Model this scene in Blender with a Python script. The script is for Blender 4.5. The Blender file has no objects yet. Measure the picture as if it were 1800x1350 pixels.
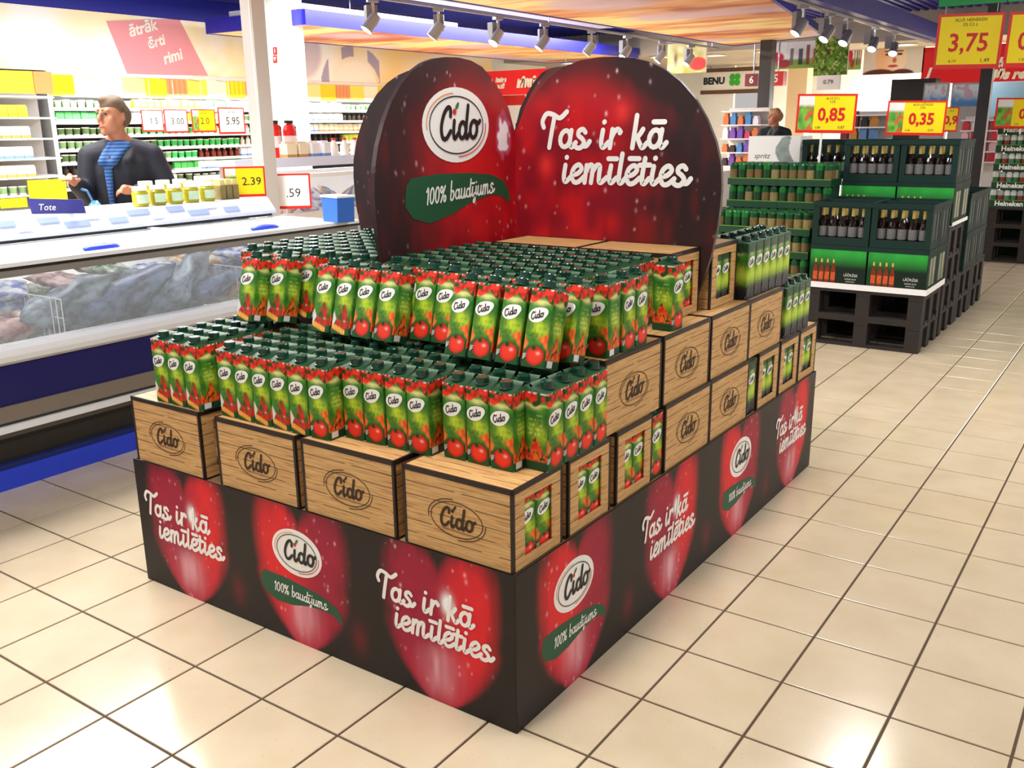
import bpy, bmesh, math, random
import numpy as np
from mathutils import Vector, Matrix
random.seed(7); RNG = np.random.default_rng(7)
PI = math.pi
scene = bpy.context.scene
COL = scene.collection

# ------------------------------------------------------------------ camera, world, lights, exposure
CAM = np.array([1.23567, -1.77531, 1.56929]); YAW, PITCH, ROLL, FPX = -0.608932, 0.269394, -0.011916, 1644.78
def cam_axes():
    cy, sy = math.cos(YAW), math.sin(YAW)
    fwd = np.array([sy*math.cos(PITCH), cy*math.cos(PITCH), -math.sin(PITCH)])
    right = np.array([cy, -sy, 0.0]); up = np.cross(right, fwd)
    c, s = math.cos(ROLL), math.sin(ROLL)
    return c*right + s*up, -s*right + c*up, fwd
AX = cam_axes()
cd = bpy.data.cameras.new('camera'); cam = bpy.data.objects.new('camera', cd); COL.objects.link(cam)
cd.sensor_fit = 'HORIZONTAL'; cd.sensor_width = 36.0; cd.lens = 36.0*FPX/1800.0; cd.clip_start = 0.05; cd.clip_end = 200
M = Matrix.Identity(4)
for i in range(3):
    M[i][0] = AX[0][i]; M[i][1] = AX[1][i]; M[i][2] = -AX[2][i]; M[i][3] = CAM[i]
cam.matrix_world = M
scene.camera = cam
def wp(u, v, x=None, y=None, z=None):
    """survey helper: where a sight line of the photograph meets a known wall / floor plane of the place"""
    d = AX[0]*(u-900)/FPX + AX[1]*(675-v)/FPX + AX[2]
    t = (x-CAM[0])/d[0] if x is not None else (y-CAM[1])/d[1] if y is not None else (z-CAM[2])/d[2]
    return CAM + t*d

w = bpy.data.worlds.new('world'); scene.world = w; w.use_nodes = True
w.node_tree.nodes['Background'].inputs[0].default_value = (1.0, 0.97, 0.93, 1)
w.node_tree.nodes['Background'].inputs[1].default_value = 0.45
scene.view_settings.view_transform = 'Standard'; scene.view_settings.look = 'None'
scene.view_settings.gamma = 1.0; scene.view_settings.use_curve_mapping = False
scene.view_settings.exposure = 0.2
def area(name, loc, sx, sy, power, col=(1, .96, .9), rot=(0, 0, 0)):
    d = bpy.data.lights.new(name, 'AREA'); d.shape = 'RECTANGLE'; d.size = sx; d.size_y = sy; d.energy = power; d.color = col
    o = bpy.data.objects.new(name, d); o.location = loc; o.rotation_euler = rot; COL.objects.link(o); return o
LAMPS = [(-0.3, -0.6, 2.2, 80, .35), (2.4, 2.5, 5.5, 115, .35), (-0.2, 4.4, 2.2, 55, .35), (-5.0, 1.2, 7.5, 620, 1.5), (-8.6, 5.5, 9.0, 640, .5), (-8.6, 13.0, 6.0, 480, .5), (2.4, 9.5, 6.0, 90, .35), (-4.6, 9.5, 6.0, 200, .35), (-3, 24, 7, 1700, .5), (6, 24, 7, 1000, .5)]
for i, (lx, ly, ln, pw, lw) in enumerate(LAMPS):
    area('ceiling_lamp_light', (lx, ly, 3.44 if ly < 20 else 2.9), lw, ln, pw, (1, .98, .945))

# ------------------------------------------------------------------ colours and materials
def lin(c): return c/12.92 if c <= 0.04045 else ((c+0.055)/1.055)**2.4
def hexc(h):
    h = h.lstrip('#'); return tuple(lin(int(h[i:i+2], 16)/255) for i in (0, 2, 4))
MATS = {}
def mat(name, col, rough=0.5, metal=0.0, emit=0.0, noise=0.0, nscale=30.0, alpha=1.0, trans=0.0, coat=0.0, bump=0.0, spec=0.5, ior=1.45):
    if name in MATS: return MATS[name]
    m = bpy.data.materials.new(name); m.use_nodes = True; nt = m.node_tree; b = nt.nodes['Principled BSDF']
    c = hexc(col) if isinstance(col, str) else col
    b.inputs['Base Color'].default_value = (*c, 1); b.inputs['Roughness'].default_value = rough; b.inputs['Metallic'].default_value = metal
    b.inputs['Specular IOR Level'].default_value = spec; b.inputs['IOR'].default_value = ior
    b.inputs['Coat Weight'].default_value = coat; b.inputs['Transmission Weight'].default_value = trans; b.inputs['Alpha'].default_value = alpha
    if emit: b.inputs['Emission Color'].default_value = (*c, 1); b.inputs['Emission Strength'].default_value = emit
    if noise or bump:
        tc = nt.nodes.new('ShaderNodeTexCoord'); n = nt.nodes.new('ShaderNodeTexNoise'); n.inputs['Scale'].default_value = nscale; n.inputs['Detail'].default_value = 4
        nt.links.new(tc.outputs['Object'], n.inputs['Vector'])
        if noise:
            mx = nt.nodes.new('ShaderNodeMix'); mx.data_type = 'RGBA'
            mx.inputs[6].default_value = (*[max(0, v*(1-noise)) for v in c], 1); mx.inputs[7].default_value = (*[min(1, v*(1+noise)) for v in c], 1)
            nt.links.new(n.outputs['Fac'], mx.inputs[0]); nt.links.new(mx.outputs[2], b.inputs['Base Color'])
        if bump:
            bp = nt.nodes.new('ShaderNodeBump'); bp.inputs['Strength'].default_value = bump; bp.inputs['Distance'].default_value = 0.002
            nt.links.new(n.outputs['Fac'], bp.inputs['Height']); nt.links.new(bp.outputs[0], b.inputs['Normal'])
    MATS[name] = m; return m
def print_mat(name, rough=0.35, coat=0.2, emit=0.0):
    """flat print: colours come from the mesh's colour attribute"""
    if name in MATS: return MATS[name]
    m = bpy.data.materials.new(name); m.use_nodes = True; nt = m.node_tree; b = nt.nodes['Principled BSDF']
    a = nt.nodes.new('ShaderNodeVertexColor'); a.layer_name = 'print'
    b.inputs['Specular IOR Level'].default_value = 0.3
    nt.links.new(a.outputs['Color'], b.inputs['Base Color']); b.inputs['Roughness'].default_value = rough; b.inputs['Coat Weight'].default_value = coat
    if emit:
        nt.links.new(a.outputs['Color'], b.inputs['Emission Color']); b.inputs['Emission Strength'].default_value = emit
    MATS[name] = m; return m
def wood_print():
    m = bpy.data.materials.new('printed_plank_card'); m.use_nodes = True; nt = m.node_tree; b = nt.nodes['Principled BSDF']; L = nt.links.new
    tc = nt.nodes.new('ShaderNodeTexCoord'); mp = nt.nodes.new('ShaderNodeMapping'); mp.inputs['Scale'].default_value = (3, 3, 60)
    s0 = nt.nodes.new('ShaderNodeSeparateXYZ'); L(tc.outputs['Object'], s0.inputs[0]); s1 = nt.nodes.new('ShaderNodeSeparateXYZ'); L(tc.outputs['Normal'], s1.inputs[0])
    ab = nt.nodes.new('ShaderNodeMath'); ab.operation = 'ABSOLUTE'; L(s1.outputs['Z'], ab.inputs[0]); up = nt.nodes.new('ShaderNodeMath'); up.operation = 'GREATER_THAN'; up.inputs[1].default_value = .5; L(ab.outputs[0], up.inputs[0])
    hh = nt.nodes.new('ShaderNodeMix'); hh.data_type = 'FLOAT'; L(up.outputs[0], hh.inputs[0]); L(s0.outputs['Z'], hh.inputs[2]); L(s0.outputs['Y'], hh.inputs[3])
    y0 = nt.nodes.new('ShaderNodeMix'); y0.data_type = 'FLOAT'; L(up.outputs[0], y0.inputs[0]); L(s0.outputs['Y'], y0.inputs[2]); y0.inputs[3].default_value = 0.0
    cb = nt.nodes.new('ShaderNodeCombineXYZ'); L(s0.outputs['X'], cb.inputs[0]); L(y0.outputs[0], cb.inputs[1]); L(hh.outputs[0], cb.inputs[2])
    L(cb.outputs[0], mp.inputs[0]); n = nt.nodes.new('ShaderNodeTexNoise'); n.inputs['Scale'].default_value = 3.2; n.inputs['Detail'].default_value = 6; n.inputs['Roughness'].default_value = 0.65
    L(mp.outputs[0], n.inputs['Vector'])
    cr = nt.nodes.new('ShaderNodeValToRGB'); e = cr.color_ramp.elements
    e[0].position = 0.30; e[0].color = (*hexc('#8a5a30'), 1); e[1].position = 0.62; e[1].color = (*hexc('#d8ac70'), 1)
    k = e.new(0.44); k.color = (*hexc('#c4955a'), 1)
    L(n.outputs['Fac'], cr.inputs[0])
    # plank joints every 45 mm, broken up along their length
    sp = nt.nodes.new('ShaderNodeSeparateXYZ'); L(cb.outputs[0], sp.inputs[0])
    md = nt.nodes.new('ShaderNodeMath'); md.operation = 'PINGPONG'; md.inputs[1].default_value = 0.0185; L(sp.outputs['Z'], md.inputs[0])
    lt = nt.nodes.new('ShaderNodeMath'); lt.operation = 'LESS_THAN'; lt.inputs[1].default_value = 0.0014; L(md.outputs[0], lt.inputs[0])
    mp2 = nt.nodes.new('ShaderNodeMapping'); mp2.inputs['Scale'].default_value = (9, 9, 40); L(cb.outputs[0], mp2.inputs[0])
    n2 = nt.nodes.new('ShaderNodeTexNoise'); n2.inputs['Scale'].default_value = 1.0; L(mp2.outputs[0], n2.inputs['Vector'])
    gt = nt.nodes.new('ShaderNodeMath'); gt.operation = 'GREATER_THAN'; gt.inputs[1].default_value = 0.43; L(n2.outputs['Fac'], gt.inputs[0])
    mu = nt.nodes.new('ShaderNodeMath'); mu.operation = 'MULTIPLY'; L(lt.outputs[0], mu.inputs[0]); L(gt.outputs[0], mu.inputs[1])
    mu2 = nt.nodes.new('ShaderNodeMath'); mu2.operation = 'MULTIPLY'; mu2.inputs[1].default_value = 0.85; L(mu.outputs[0], mu2.inputs[0])
    mx = nt.nodes.new('ShaderNodeMix'); mx.data_type = 'RGBA'; mx.inputs[7].default_value = (*hexc('#4a2c16'), 1)
    L(mu2.outputs[0], mx.inputs[0]); L(cr.outputs[0], mx.inputs[6]); L(mx.outputs[2], b.inputs['Base Color']); b.inputs['Roughness'].default_value = 0.55
    MATS['wood'] = m; return m
def tile_mat():
    m = bpy.data.materials.new('beige_floor_tile'); m.use_nodes = True; nt = m.node_tree; b = nt.nodes['Principled BSDF']; L = nt.links.new
    g = nt.nodes.new('ShaderNodeNewGeometry'); oi = nt.nodes.new('ShaderNodeObjectInfo')
    n = nt.nodes.new('ShaderNodeTexNoise'); n.inputs['Scale'].default_value = 5; n.inputs['Detail'].default_value = 5; L(g.outputs['Position'], n.inputs['Vector'])
    n2 = nt.nodes.new('ShaderNodeTexNoise'); n2.inputs['Scale'].default_value = 110; n2.inputs['Detail'].default_value = 2; L(g.outputs['Position'], n2.inputs['Vector'])
    cr = nt.nodes.new('ShaderNodeValToRGB'); e = cr.color_ramp.elements
    e[0].position = 0.25; e[0].color = (*hexc('#c9b695'), 1); e[1].position = 0.8; e[1].color = (*hexc('#d8c6a8'), 1); L(n.outputs['Fac'], cr.inputs[0])
    cr2 = nt.nodes.new('ShaderNodeValToRGB'); f = cr2.color_ramp.elements
    f[0].position = 0.66; f[0].color = (0, 0, 0, 1); f[1].position = 0.74; f[1].color = (0.5, 0.5, 0.5, 1); L(n2.outputs['Fac'], cr2.inputs[0])
    mx = nt.nodes.new('ShaderNodeMix'); mx.data_type = 'RGBA'; mx.inputs[7].default_value = (*hexc('#a89878'), 1); L(cr2.outputs[0], mx.inputs[0]); L(cr.outputs[0], mx.inputs[6])
    L(mx.outputs[2], b.inputs['Base Color']); b.inputs['Roughness'].default_value = 0.16; b.inputs['Specular IOR Level'].default_value = 0.5
    MATS['tile'] = m; return m
wood_print(); tile_mat()
W = mat('white_enamel', '#f2f2f0', 0.35); WB = mat('white_bright', '#ffffff', 0.5)
DARK = mat('dark_brown_card', '#2a1c16', 0.55, noise=0.15); BLACK = mat('black_plastic', '#141414', 0.4)
GREENCAP = mat('dark_green_cap', '#0b3a29', 0.25, coat=0.4); GREY = mat('grey_metal', '#a8a6a2', 0.4, metal=0.3); STEEL = mat('bright_steel', '#c8c8c8', 0.25, metal=0.9)
INK = mat('black_ink', '#17120f', 0.5); BROWNINK = mat('burnt_brown_ink', '#3a200e', 0.6); WHITEINK = mat('white_ink', '#f4f1ea', 0.45); REDINK = mat('red_ink', '#d8201c', 0.5)
LEAFINK = mat('leaf_green_ink', '#2f7a34', 0.5); RIBBON = mat('ribbon_green_ink', '#0d5233', 0.5); ORANGEINK = mat('orange_ink', '#f08a24', 0.5)
PRINT = print_mat('glossy_print', 0.5, 0.0); PRINTM = print_mat('matt_print', 0.5, 0.0); PRINTL = print_mat('wall_banner_print', 0.5, 0.0)
GLASS = mat('clear_glass', '#f4fbfa', 0.03, alpha=0.16, spec=0.6); NAVY = mat('navy_panel', '#1d1c5e', 0.4); BLUE = mat('bright_blue_bumper', '#2f49d8', 0.4)
BLUECEIL = mat('blue_ceiling_sheet', '#1e2496', 0.45); YELLOW = mat('yellow_sign_card', '#ffe500', 0.5); REDFRAME = mat('red_sign_frame', '#e0261c', 0.4)

# ------------------------------------------------------------------ mesh helpers
class MB:
    def __init__(s): s.v = []; s.f = []; s.m = []; s.c = None
    def add(s, vs, fs, mi=0):
        k = len(s.v); s.v += [tuple(map(float, p)) for p in vs]; s.f += [tuple(k+i for i in f) for f in fs]; s.m += [mi]*len(fs); return s
    def box(s, x0, x1, y0, y1, z0, z1, mi=0):
        return s.add([(x0,y0,z0),(x1,y0,z0),(x1,y1,z0),(x0,y1,z0),(x0,y0,z1),(x1,y0,z1),(x1,y1,z1),(x0,y1,z1)],
                     [(0,3,2,1),(4,5,6,7),(0,1,5,4),(1,2,6,5),(2,3,7,6),(3,0,4,7)], mi)
    def lathe(s, prof, n=16, mi=0, c=(0, 0, 0), cap=True):
        vs = []; fs = []
        for r, z in prof:
            for k in range(n): a = 2*PI*k/n; vs.append((c[0]+r*math.cos(a), c[1]+r*math.sin(a), c[2]+z))
        for j in range(len(prof)-1):
            for k in range(n): fs.append((j*n+k, j*n+(k+1) % n, (j+1)*n+(k+1) % n, (j+1)*n+k))
        if cap: fs.append(tuple(range(n-1, -1, -1))); fs.append(tuple((len(prof)-1)*n+k for k in range(n)))
        return s.add(vs, fs, mi)
    def tube(s, pts, r, n=8, mi=0):
        pts = [Vector(p) for p in pts]; rs = r if isinstance(r, (list, tuple)) else [r]*len(pts); vs = []; fs = []
        for i, p in enumerate(pts):
            t = (pts[min(i+1, len(pts)-1)] - pts[max(i-1, 0)]).normalized()
            a = t.orthogonal() if i == 0 else (a - t*a.dot(t)); a.normalize(); b = t.cross(a)
            for k in range(n): q = p + (a*math.cos(2*PI*k/n) + b*math.sin(2*PI*k/n))*rs[i]; vs.append(q)
        for j in range(len(pts)-1):
            for k in range(n): fs.append((j*n+k, j*n+(k+1) % n, (j+1)*n+(k+1) % n, (j+1)*n+k))
        fs.append(tuple(range(n-1, -1, -1))); fs.append(tuple((len(pts)-1)*n+k for k in range(n)))
        return s.add(vs, fs, mi)
    def prism(s, poly, h0, h1, mi=0, plane='xy'):
        n = len(poly)
        def P(p, h): return (p[0], p[1], h) if plane == 'xy' else (p[0], h, p[1]) if plane == 'xz' else (h, p[0], p[1])
        vs = [P(p, h0) for p in poly] + [P(p, h1) for p in poly]
        fs = [tuple(range(n)), tuple(range(2*n-1, n-1, -1))] + [(i, n+i, n+(i+1) % n, (i+1) % n) for i in range(n)]
        return s.add(vs, fs, mi)
    def blob(s, c, r, mi=0, nu=12, nv=8, jit=0.0):
        vs = []; fs = []
        for j in range(nv+1):
            th = PI*j/nv
            for k in range(nu):
                ph = 2*PI*k/nu; q = 1 + jit*math.sin(3.1*ph+2*th+c[0]*40)*math.sin(2.3*th*2+c[1]*30)
                vs.append((c[0]+r[0]*q*math.sin(th)*math.cos(ph), c[1]+r[1]*q*math.sin(th)*math.sin(ph), c[2]+r[2]*q*math.cos(th)))
        for j in range(nv):
            for k in range(nu): fs.append((j*nu+k, (j+1)*nu+k, (j+1)*nu+(k+1) % nu, j*nu+(k+1) % nu))
        return s.add(vs, fs, mi)
    def mesh(s, name, mats, smooth=False, weld=False):
        me = bpy.data.meshes.new(name); me.from_pydata(s.v, [], s.f)
        for m in (mats if isinstance(mats, (list, tuple)) else [mats]): me.materials.append(m)
        if any(s.m): me.polygons.foreach_set('material_index', s.m)
        if smooth: me.polygons.foreach_set('use_smooth', [True]*len(s.f))
        bm = bmesh.new(); bm.from_mesh(me)
        if weld: bmesh.ops.remove_doubles(bm, verts=bm.verts, dist=1e-5)
        bmesh.ops.recalc_face_normals(bm, faces=bm.faces); bm.to_mesh(me); bm.free()
        me.update(); return me
    def obj(s, name, mats, parent=None, loc=(0, 0, 0), smooth=False, **kw): return link(name, s.mesh(name, mats, smooth), parent, loc, **kw)
def link(name, data, parent=None, loc=(0, 0, 0), rot=None, label=None, cat=None, group=None, kind=None):
    o = bpy.data.objects.new(name, data); COL.objects.link(o); o.parent = parent; o.location = loc
    if rot is not None: o.rotation_euler = rot
    return tag(o, label, cat, group, kind)
def tag(o, label=None, cat=None, group=None, kind=None):
    for k, v in (('label', label), ('category', cat), ('group', group), ('kind', kind)):
        if v: o[k] = v
    return o
def thing(name, label, cat, loc=(0, 0, 0), rotz=0.0, group=None, rot=None):
    return link(name, None, None, loc, rot or (0, 0, rotz), label, cat, group)
def dup(root, loc, rot=None, label=None, group=None):
    r = root.copy(); COL.objects.link(r); r.location = loc; r.scale = (1, 1, 1)
    if rot is not None: r.rotation_euler = rot
    if label: r['label'] = label
    if group: r['group'] = group
    for ch in root.children:
        c = ch.copy(); COL.objects.link(c); c.parent = r
        for g in ch.children: d = g.copy(); COL.objects.link(d); d.parent = c
    return r
def grid_mesh(name, P, colors, m, thick=None, normal=None):
    """P: (ny, nx, 3) points, colors (ny, nx, 3) linear -> printed sheet"""
    ny, nx = P.shape[:2]; V = P.reshape(-1, 3)
    i = np.arange(ny-1)[:, None]*nx + np.arange(nx-1)[None]; i = i.ravel()
    F = np.stack([i, i+1, i+nx+1, i+nx], 1)
    me = bpy.data.meshes.new(name); me.vertices.add(len(V)); me.vertices.foreach_set('co', V.ravel().astype(np.float32))
    me.loops.add(F.size); me.loops.foreach_set('vertex_index', F.ravel().astype(np.int32))
    me.polygons.add(len(F)); me.polygons.foreach_set('loop_start', (np.arange(len(F))*4).astype(np.int32))
    try: me.polygons.foreach_set('loop_total', np.full(len(F), 4, np.int32))
    except Exception: pass
    me.update(calc_edges=True)
    at = me.color_attributes.new('print', 'FLOAT_COLOR', 'POINT')
    at.data.foreach_set('color', np.concatenate([np.clip(colors.reshape(-1, 3), 0, 1), np.ones((len(V), 1))], 1).ravel().astype(np.float32))
    me.materials.append(m); me.validate(); return me
def lerp(a, b, t): return a + (b-a)*t[..., None]
def smooth(a, b, x): t = np.clip((x-a)/(b-a), 0, 1); return t*t*(3-2*t)
HC = lambda h: np.array(hexc(h))
def vnoise(x, y, seed=0):
    """cheap smooth value noise on arrays"""
    xi = np.floor(x).astype(int); yi = np.floor(y).astype(int); xf = x-xi; yf = y-yi; xf = xf*xf*(3-2*xf); yf = yf*yf*(3-2*yf)
    def h(a, b): n = np.sin(a*127.1 + b*311.7 + seed*74.7)*43758.5453; return n-np.floor(n)
    return (h(xi, yi)*(1-xf)+h(xi+1, yi)*xf)*(1-yf) + (h(xi, yi+1)*(1-xf)+h(xi+1, yi+1)*xf)*yf

# ------------------------------------------------------------------ lettering
def ell(cx, cy, rx, ry, a0=90, a1=450, n=14): return [(cx+rx*math.cos(math.radians(a0+(a1-a0)*k/n)), cy+ry*math.sin(math.radians(a0+(a1-a0)*k/n))) for k in range(n+1)]
GL = {
 'a': (1.12, [ell(.44, .5, .36, .44), [(.82, .95), (.8, .35), (.95, .04), (1.22, .3)]]),
 's': (1.0, [[(.70, .84), (.50, 1.0), (.24, .90), (.24, .68), (.52, .50), (.68, .28), (.50, .03), (.22, .02), (.0, .16)], [(.62, .12), (.88, .12), (1.08, .36)]]),
 'i': (.66, [[(.22, .95), (.2, .3), (.36, .03), (.7, .32)], [(.24, 1.36), (.26, 1.38)]]),
 'I': (.66, [[(.22, .95), (.2, .3), (.36, .03), (.7, .32)], [(-.02, 1.32), (.55, 1.32)]]),
 'A': (1.12, [ell(.44, .5, .36, .44), [(.82, .95), (.8, .35), (.95, .04), (1.22, .3)], [(.22, 1.34), (.92, 1.34)]]),
 'r': (.82, [[(.2, .98), (.18, .02)], [(.19, .5), (.34, .84), (.56, .99), (.76, .86)], [(.74, .88), (.72, .80)]]),
 'T': (1.02, [[(-.2, 1.12), (-.34, 1.45), (-.1, 1.85), (.4, 1.8), (.9, 1.62), (1.35, 1.95)], [(.5, 1.72), (.42, .9), (.36, .02)]]),
 'k': (1.12, [[(.2, 1.68), (.18, .02)], [(.2, .5), (.5, .66), (.72, .98)], [(.4, .58), (.66, .2), (.84, .03), (1.1, .28)]]),
 'e': (.92, [[(.12, .42), (.5, .5), (.74, .76), (.52, .98), (.2, .8), (.1, .4), (.3, .05), (.62, .05), (.98, .34)]]),
 'E': (.92, [[(.12, .42), (.5, .5), (.74, .76), (.52, .98), (.2, .8), (.1, .4), (.3, .05), (.62, .05), (.98, .34)], [(.15, 1.34), (.78, 1.34)]]),
 'm': (1.62, [[(.16, .95), (.15, .02)], [(.16, .6), (.36, .95), (.58, .92), (.62, .6), (.6, .02)], [(.62, .6), (.84, .95), (1.08, .92), (1.1, .5), (1.14, .12), (1.3, .04), (1.64, .32)]]),
 'l': (.6, [[(.22, 1.58), (.2, .3), (.36, .03), (.66, .32)]]),
 't': (.66, [[(.25, 1.36), (.22, .3), (.38, .03), (.68, .32)], [(-.06, 1.0), (.62, 1.02)]]),
 'C': (1.2, [[(1.02, 1.2), (.98, 1.55), (.7, 1.62), (.34, 1.25), (.16, .6), (.34, .1), (.7, .04), (1.1, .42)]]),
 'j2': (.66, [[(.22, .95), (.2, .3), (.36, .03), (.7, .32)]]),
 'd': (1.12, [ell(.44, .46, .34, .42), [(.9, 1.75), (.8, .35), (.95, .04), (1.18, .28)]]),
 'o': (1.0, [ell(.48, .5, .36, .45), [(.7, .9), (.95, .82), (1.1, .95)]]),
 'b': (1.05, [[(.2, 1.85), (.18, .3), (.3, .04), (.6, .06), (.8, .45), (.66, .85), (.4, .86), (.2, .5)]]),
 'u': (1.12, [[(.16, .95), (.16, .3), (.36, .03), (.62, .12), (.76, .5)], [(.8, .95), (.78, .3), (.95, .03), (1.18, .3)]]),
 'j': (.62, [[(.3, .95), (.28, 0), (.1, -.6), (-.15, -.5), (.1, -.15), (.62, .25)], [(.3, 1.36), (.32, 1.38)]]),
 '1': (.7, [[(.1, 1.2), (.4, 1.5), (.36, .02)]]),
 '0': (1.0, [ell(.45, .76, .34, .74)]),
 '%': (1.3, [ell(.25, 1.2, .2, .28, n=8), ell(.95, .3, .2, .28, n=8), [(.95, 1.5), (.25, 0)]]),
 ' ': (.68, []),
}
def spline(pts, sub=5):
    if len(pts) < 3 or len(pts) > 12: return [Vector(p) for p in pts]
    P = [Vector(pts[0])] + [Vector(p) for p in pts] + [Vector(pts[-1])]; out = []
    for i in range(1, len(P)-2):
        for k in range(sub):
            t = k/sub; a, b, c, d = P[i-1], P[i], P[i+1], P[i+2]
            out.append(0.5*((2*b) + (c-a)*t + (2*a-5*b+4*c-d)*t*t + (3*b-a-3*c+d)*t**3))
    out.append(P[-2]); return out
LAY = [0]
def lift(to3, p0):
    """each stroke lies a hair above the one before, so overlapping strokes never share a plane"""
    LAY[0] = (LAY[0]+1) % 36; o = Vector(to3(p0)); e = 1e-3
    n = (Vector(to3(p0+Vector((e, 0))))-o).cross(Vector(to3(p0+Vector((0, e))))-o); n = n.normalized()*LAY[0]*2.2e-5
    return lambda p: tuple(Vector(to3(p))+n)
def ribbon(mb, pts, w, to3, mi=0, caps=True):
    n = len(pts); L = []; R = []; f3 = lift(to3, pts[0])
    for i, p in enumerate(pts):
        t = (pts[min(i+1, n-1)] - pts[max(i-1, 0)])
        if t.length < 1e-9: t = Vector((1, 0))
        t.normalize(); q = Vector((-t.y, t.x))*w/2; L.append(p+q); R.append(p-q)
    mb.add([f3(p) for p in L+R], [(i, i+1, n+i+1, n+i) for i in range(n-1)], mi)
    if caps:
        for p in (pts[0], pts[-1]):
            f3 = lift(to3, p); mb.add([f3(p+Vector((math.cos(2*PI*k/10), math.sin(2*PI*k/10)))*w/2) for k in range(10)], [tuple(range(10))], mi)
def script(mb, text, x0, y0, h, to3, wt=0.2, mi=0, slant=0.14, squeeze=1.0, center=False):
    """draws script lettering; h = x-height"""
    adv = sum(GL[c][0] for c in text)*h*squeeze
    x = x0 - (adv/2 if center else 0)
    for c in text:
        a, paths = GL[c]
        for p in paths:
            pp = [Vector((x + (q[0]*squeeze + slant*q[1])*h, y0 + q[1]*h)) for q in spline(p)]
            ribbon(mb, pp, wt*h, to3, mi)
        x += a*h*squeeze
    return x - x0
def disc(mb, cx, cy, rx, ry, to3, mi=0, n=36, rot=0.0):
    c, s = math.cos(rot), math.sin(rot)
    mb.add([to3(Vector((cx + rx*math.cos(2*PI*k/n)*c - ry*math.sin(2*PI*k/n)*s, cy + rx*math.cos(2*PI*k/n)*s + ry*math.sin(2*PI*k/n)*c))) for k in range(n)], [tuple(range(n))], mi)
def ring(mb, cx, cy, rx, ry, w, to3, mi=0, a0=0, a1=360, n=48):
    vs = []; k2 = n+1
    for sgn in (1, -1):
        for k in range(k2):
            a = math.radians(a0+(a1-a0)*k/n); vs.append(to3(Vector((cx+(rx+sgn*w/2)*math.cos(a), cy+(ry+sgn*w/2)*math.sin(a)))))
    mb.add(vs, [(k, k+1, k2+k+1, k2+k) for k in range(n)], mi)
def logo(mb, cx, cy, wd, ht, to3, lift, full=True):
    """white oval badge: material slots 0 white 1 black 2 red 3 green 4 orange; to3(p, depth)"""
    q = lambda d: (lambda p: to3(p, d))
    if full: disc(mb, cx, cy, wd/2, ht/2, q(lift), 0)
    ring(mb, cx, cy, wd*.40, ht*.38, wd*.012, q(2*lift), 1)
    if full:
        ring(mb, cx-wd*.012, cy+ht*.012, wd*.43, ht*.41, wd*.010, q(2*lift), 4, 95, 190, 20); ring(mb, cx+wd*.012, cy-ht*.012, wd*.43, ht*.41, wd*.010, q(2*lift), 2, 270, 365, 20)
    else:
        ring(mb, cx-wd*.012, cy+ht*.014, wd*.43, ht*.42, wd*.012, q(2*lift), 1, 95, 190, 20); ring(mb, cx+wd*.012, cy-ht*.014, wd*.43, ht*.42, wd*.012, q(2*lift), 1, 270, 365, 20)
    h = ht*.255
    x = cx - wd*.27
    for ch in 'C', 'j2', 'd', 'o':
        a, paths = GL[ch]
        for p in paths:
            pp = [Vector((x + (u[0]*.86+.12*u[1])*h, cy - ht*.185 + u[1]*h)) for u in spline(p)]
            ribbon(mb, pp, .25*h, q(2*lift), 1)
        if ch == 'j2':
            disc(mb, x+.34*h, cy-ht*.185+1.42*h, .16*h, .16*h, q(2.2*lift), 2, 10); disc(mb, x+.58*h, cy-ht*.185+1.72*h, .24*h, .11*h, q(2.2*lift), 3, 10, .9)
        x += a*h*.86
def text_mesh(txt, size, m, thick=0.0, shear=0.0, bold=0.0, align='CENTER', sx=1.0):
    cu = bpy.data.curves.new('lettering', 'FONT'); cu.body = txt; cu.size = size; cu.align_x = align; cu.align_y = 'CENTER'; cu.resolution_u = 2
    cu.shear = shear; cu.offset = bold; cu.extrude = thick
    o = bpy.data.objects.new('lettering', cu); me = bpy.data.meshes.new_from_object(o); bpy.data.objects.remove(o)
    if sx != 1.0: me.transform(Matrix.Diagonal((sx, 1, 1, 1)))
    me.materials.clear(); me.materials.append(m); me.name = 'lettering'; return me
R_FRONT = (PI/2, 0, 0)          # text facing -Y
R_RIGHT = (PI/2, 0, PI/2)       # text facing +X
def letter(txt, size, m, parent, loc, rot=R_FRONT, **kw): return link('lettering', text_mesh(txt, size, m, **kw), parent, loc, rot)

# ------------------------------------------------------------------ structure: floor of separate tiles
TS = 0.3; GX = -3.3238*TS; GY = -0.9019*TS
fl = MB(); fl.box(-13.5, 9, -4.5, 46, -0.06, -0.004)
floor = fl.obj('floor', mat('brown_grout', '#54412f', 0.8, noise=0.2), kind='structure', label='beige square floor tiles with dark grout', )
def tile_mb(mb, x, y):
    g = 0.0038; b = 0.0015; x0, x1, y0, y1 = x+g, x+TS-g, y+g, y+TS-g
    k = [(x0, y0, -.006), (x1, y0, -.006), (x1, y1, -.006), (x0, y1, -.006), (x0, y0, -b), (x1, y0, -b), (x1, y1, -b), (x0, y1, -b), (x0+b, y0+b, 0), (x1-b, y0+b, 0), (x1-b, y1-b, 0), (x0+b, y1-b, 0)]
    mb.add(k, [(0, 1, 5, 4), (1, 2, 6, 5), (2, 3, 7, 6), (3, 0, 4, 7), (4, 5, 9, 8), (5, 6, 10, 9), (6, 7, 11, 10), (7, 4, 8, 11), (8, 9, 10, 11)])
one = MB(); tile_mb(one, 0, 0); tile_me = one.mesh('tile', MATS['tile'])
cells = []
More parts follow.
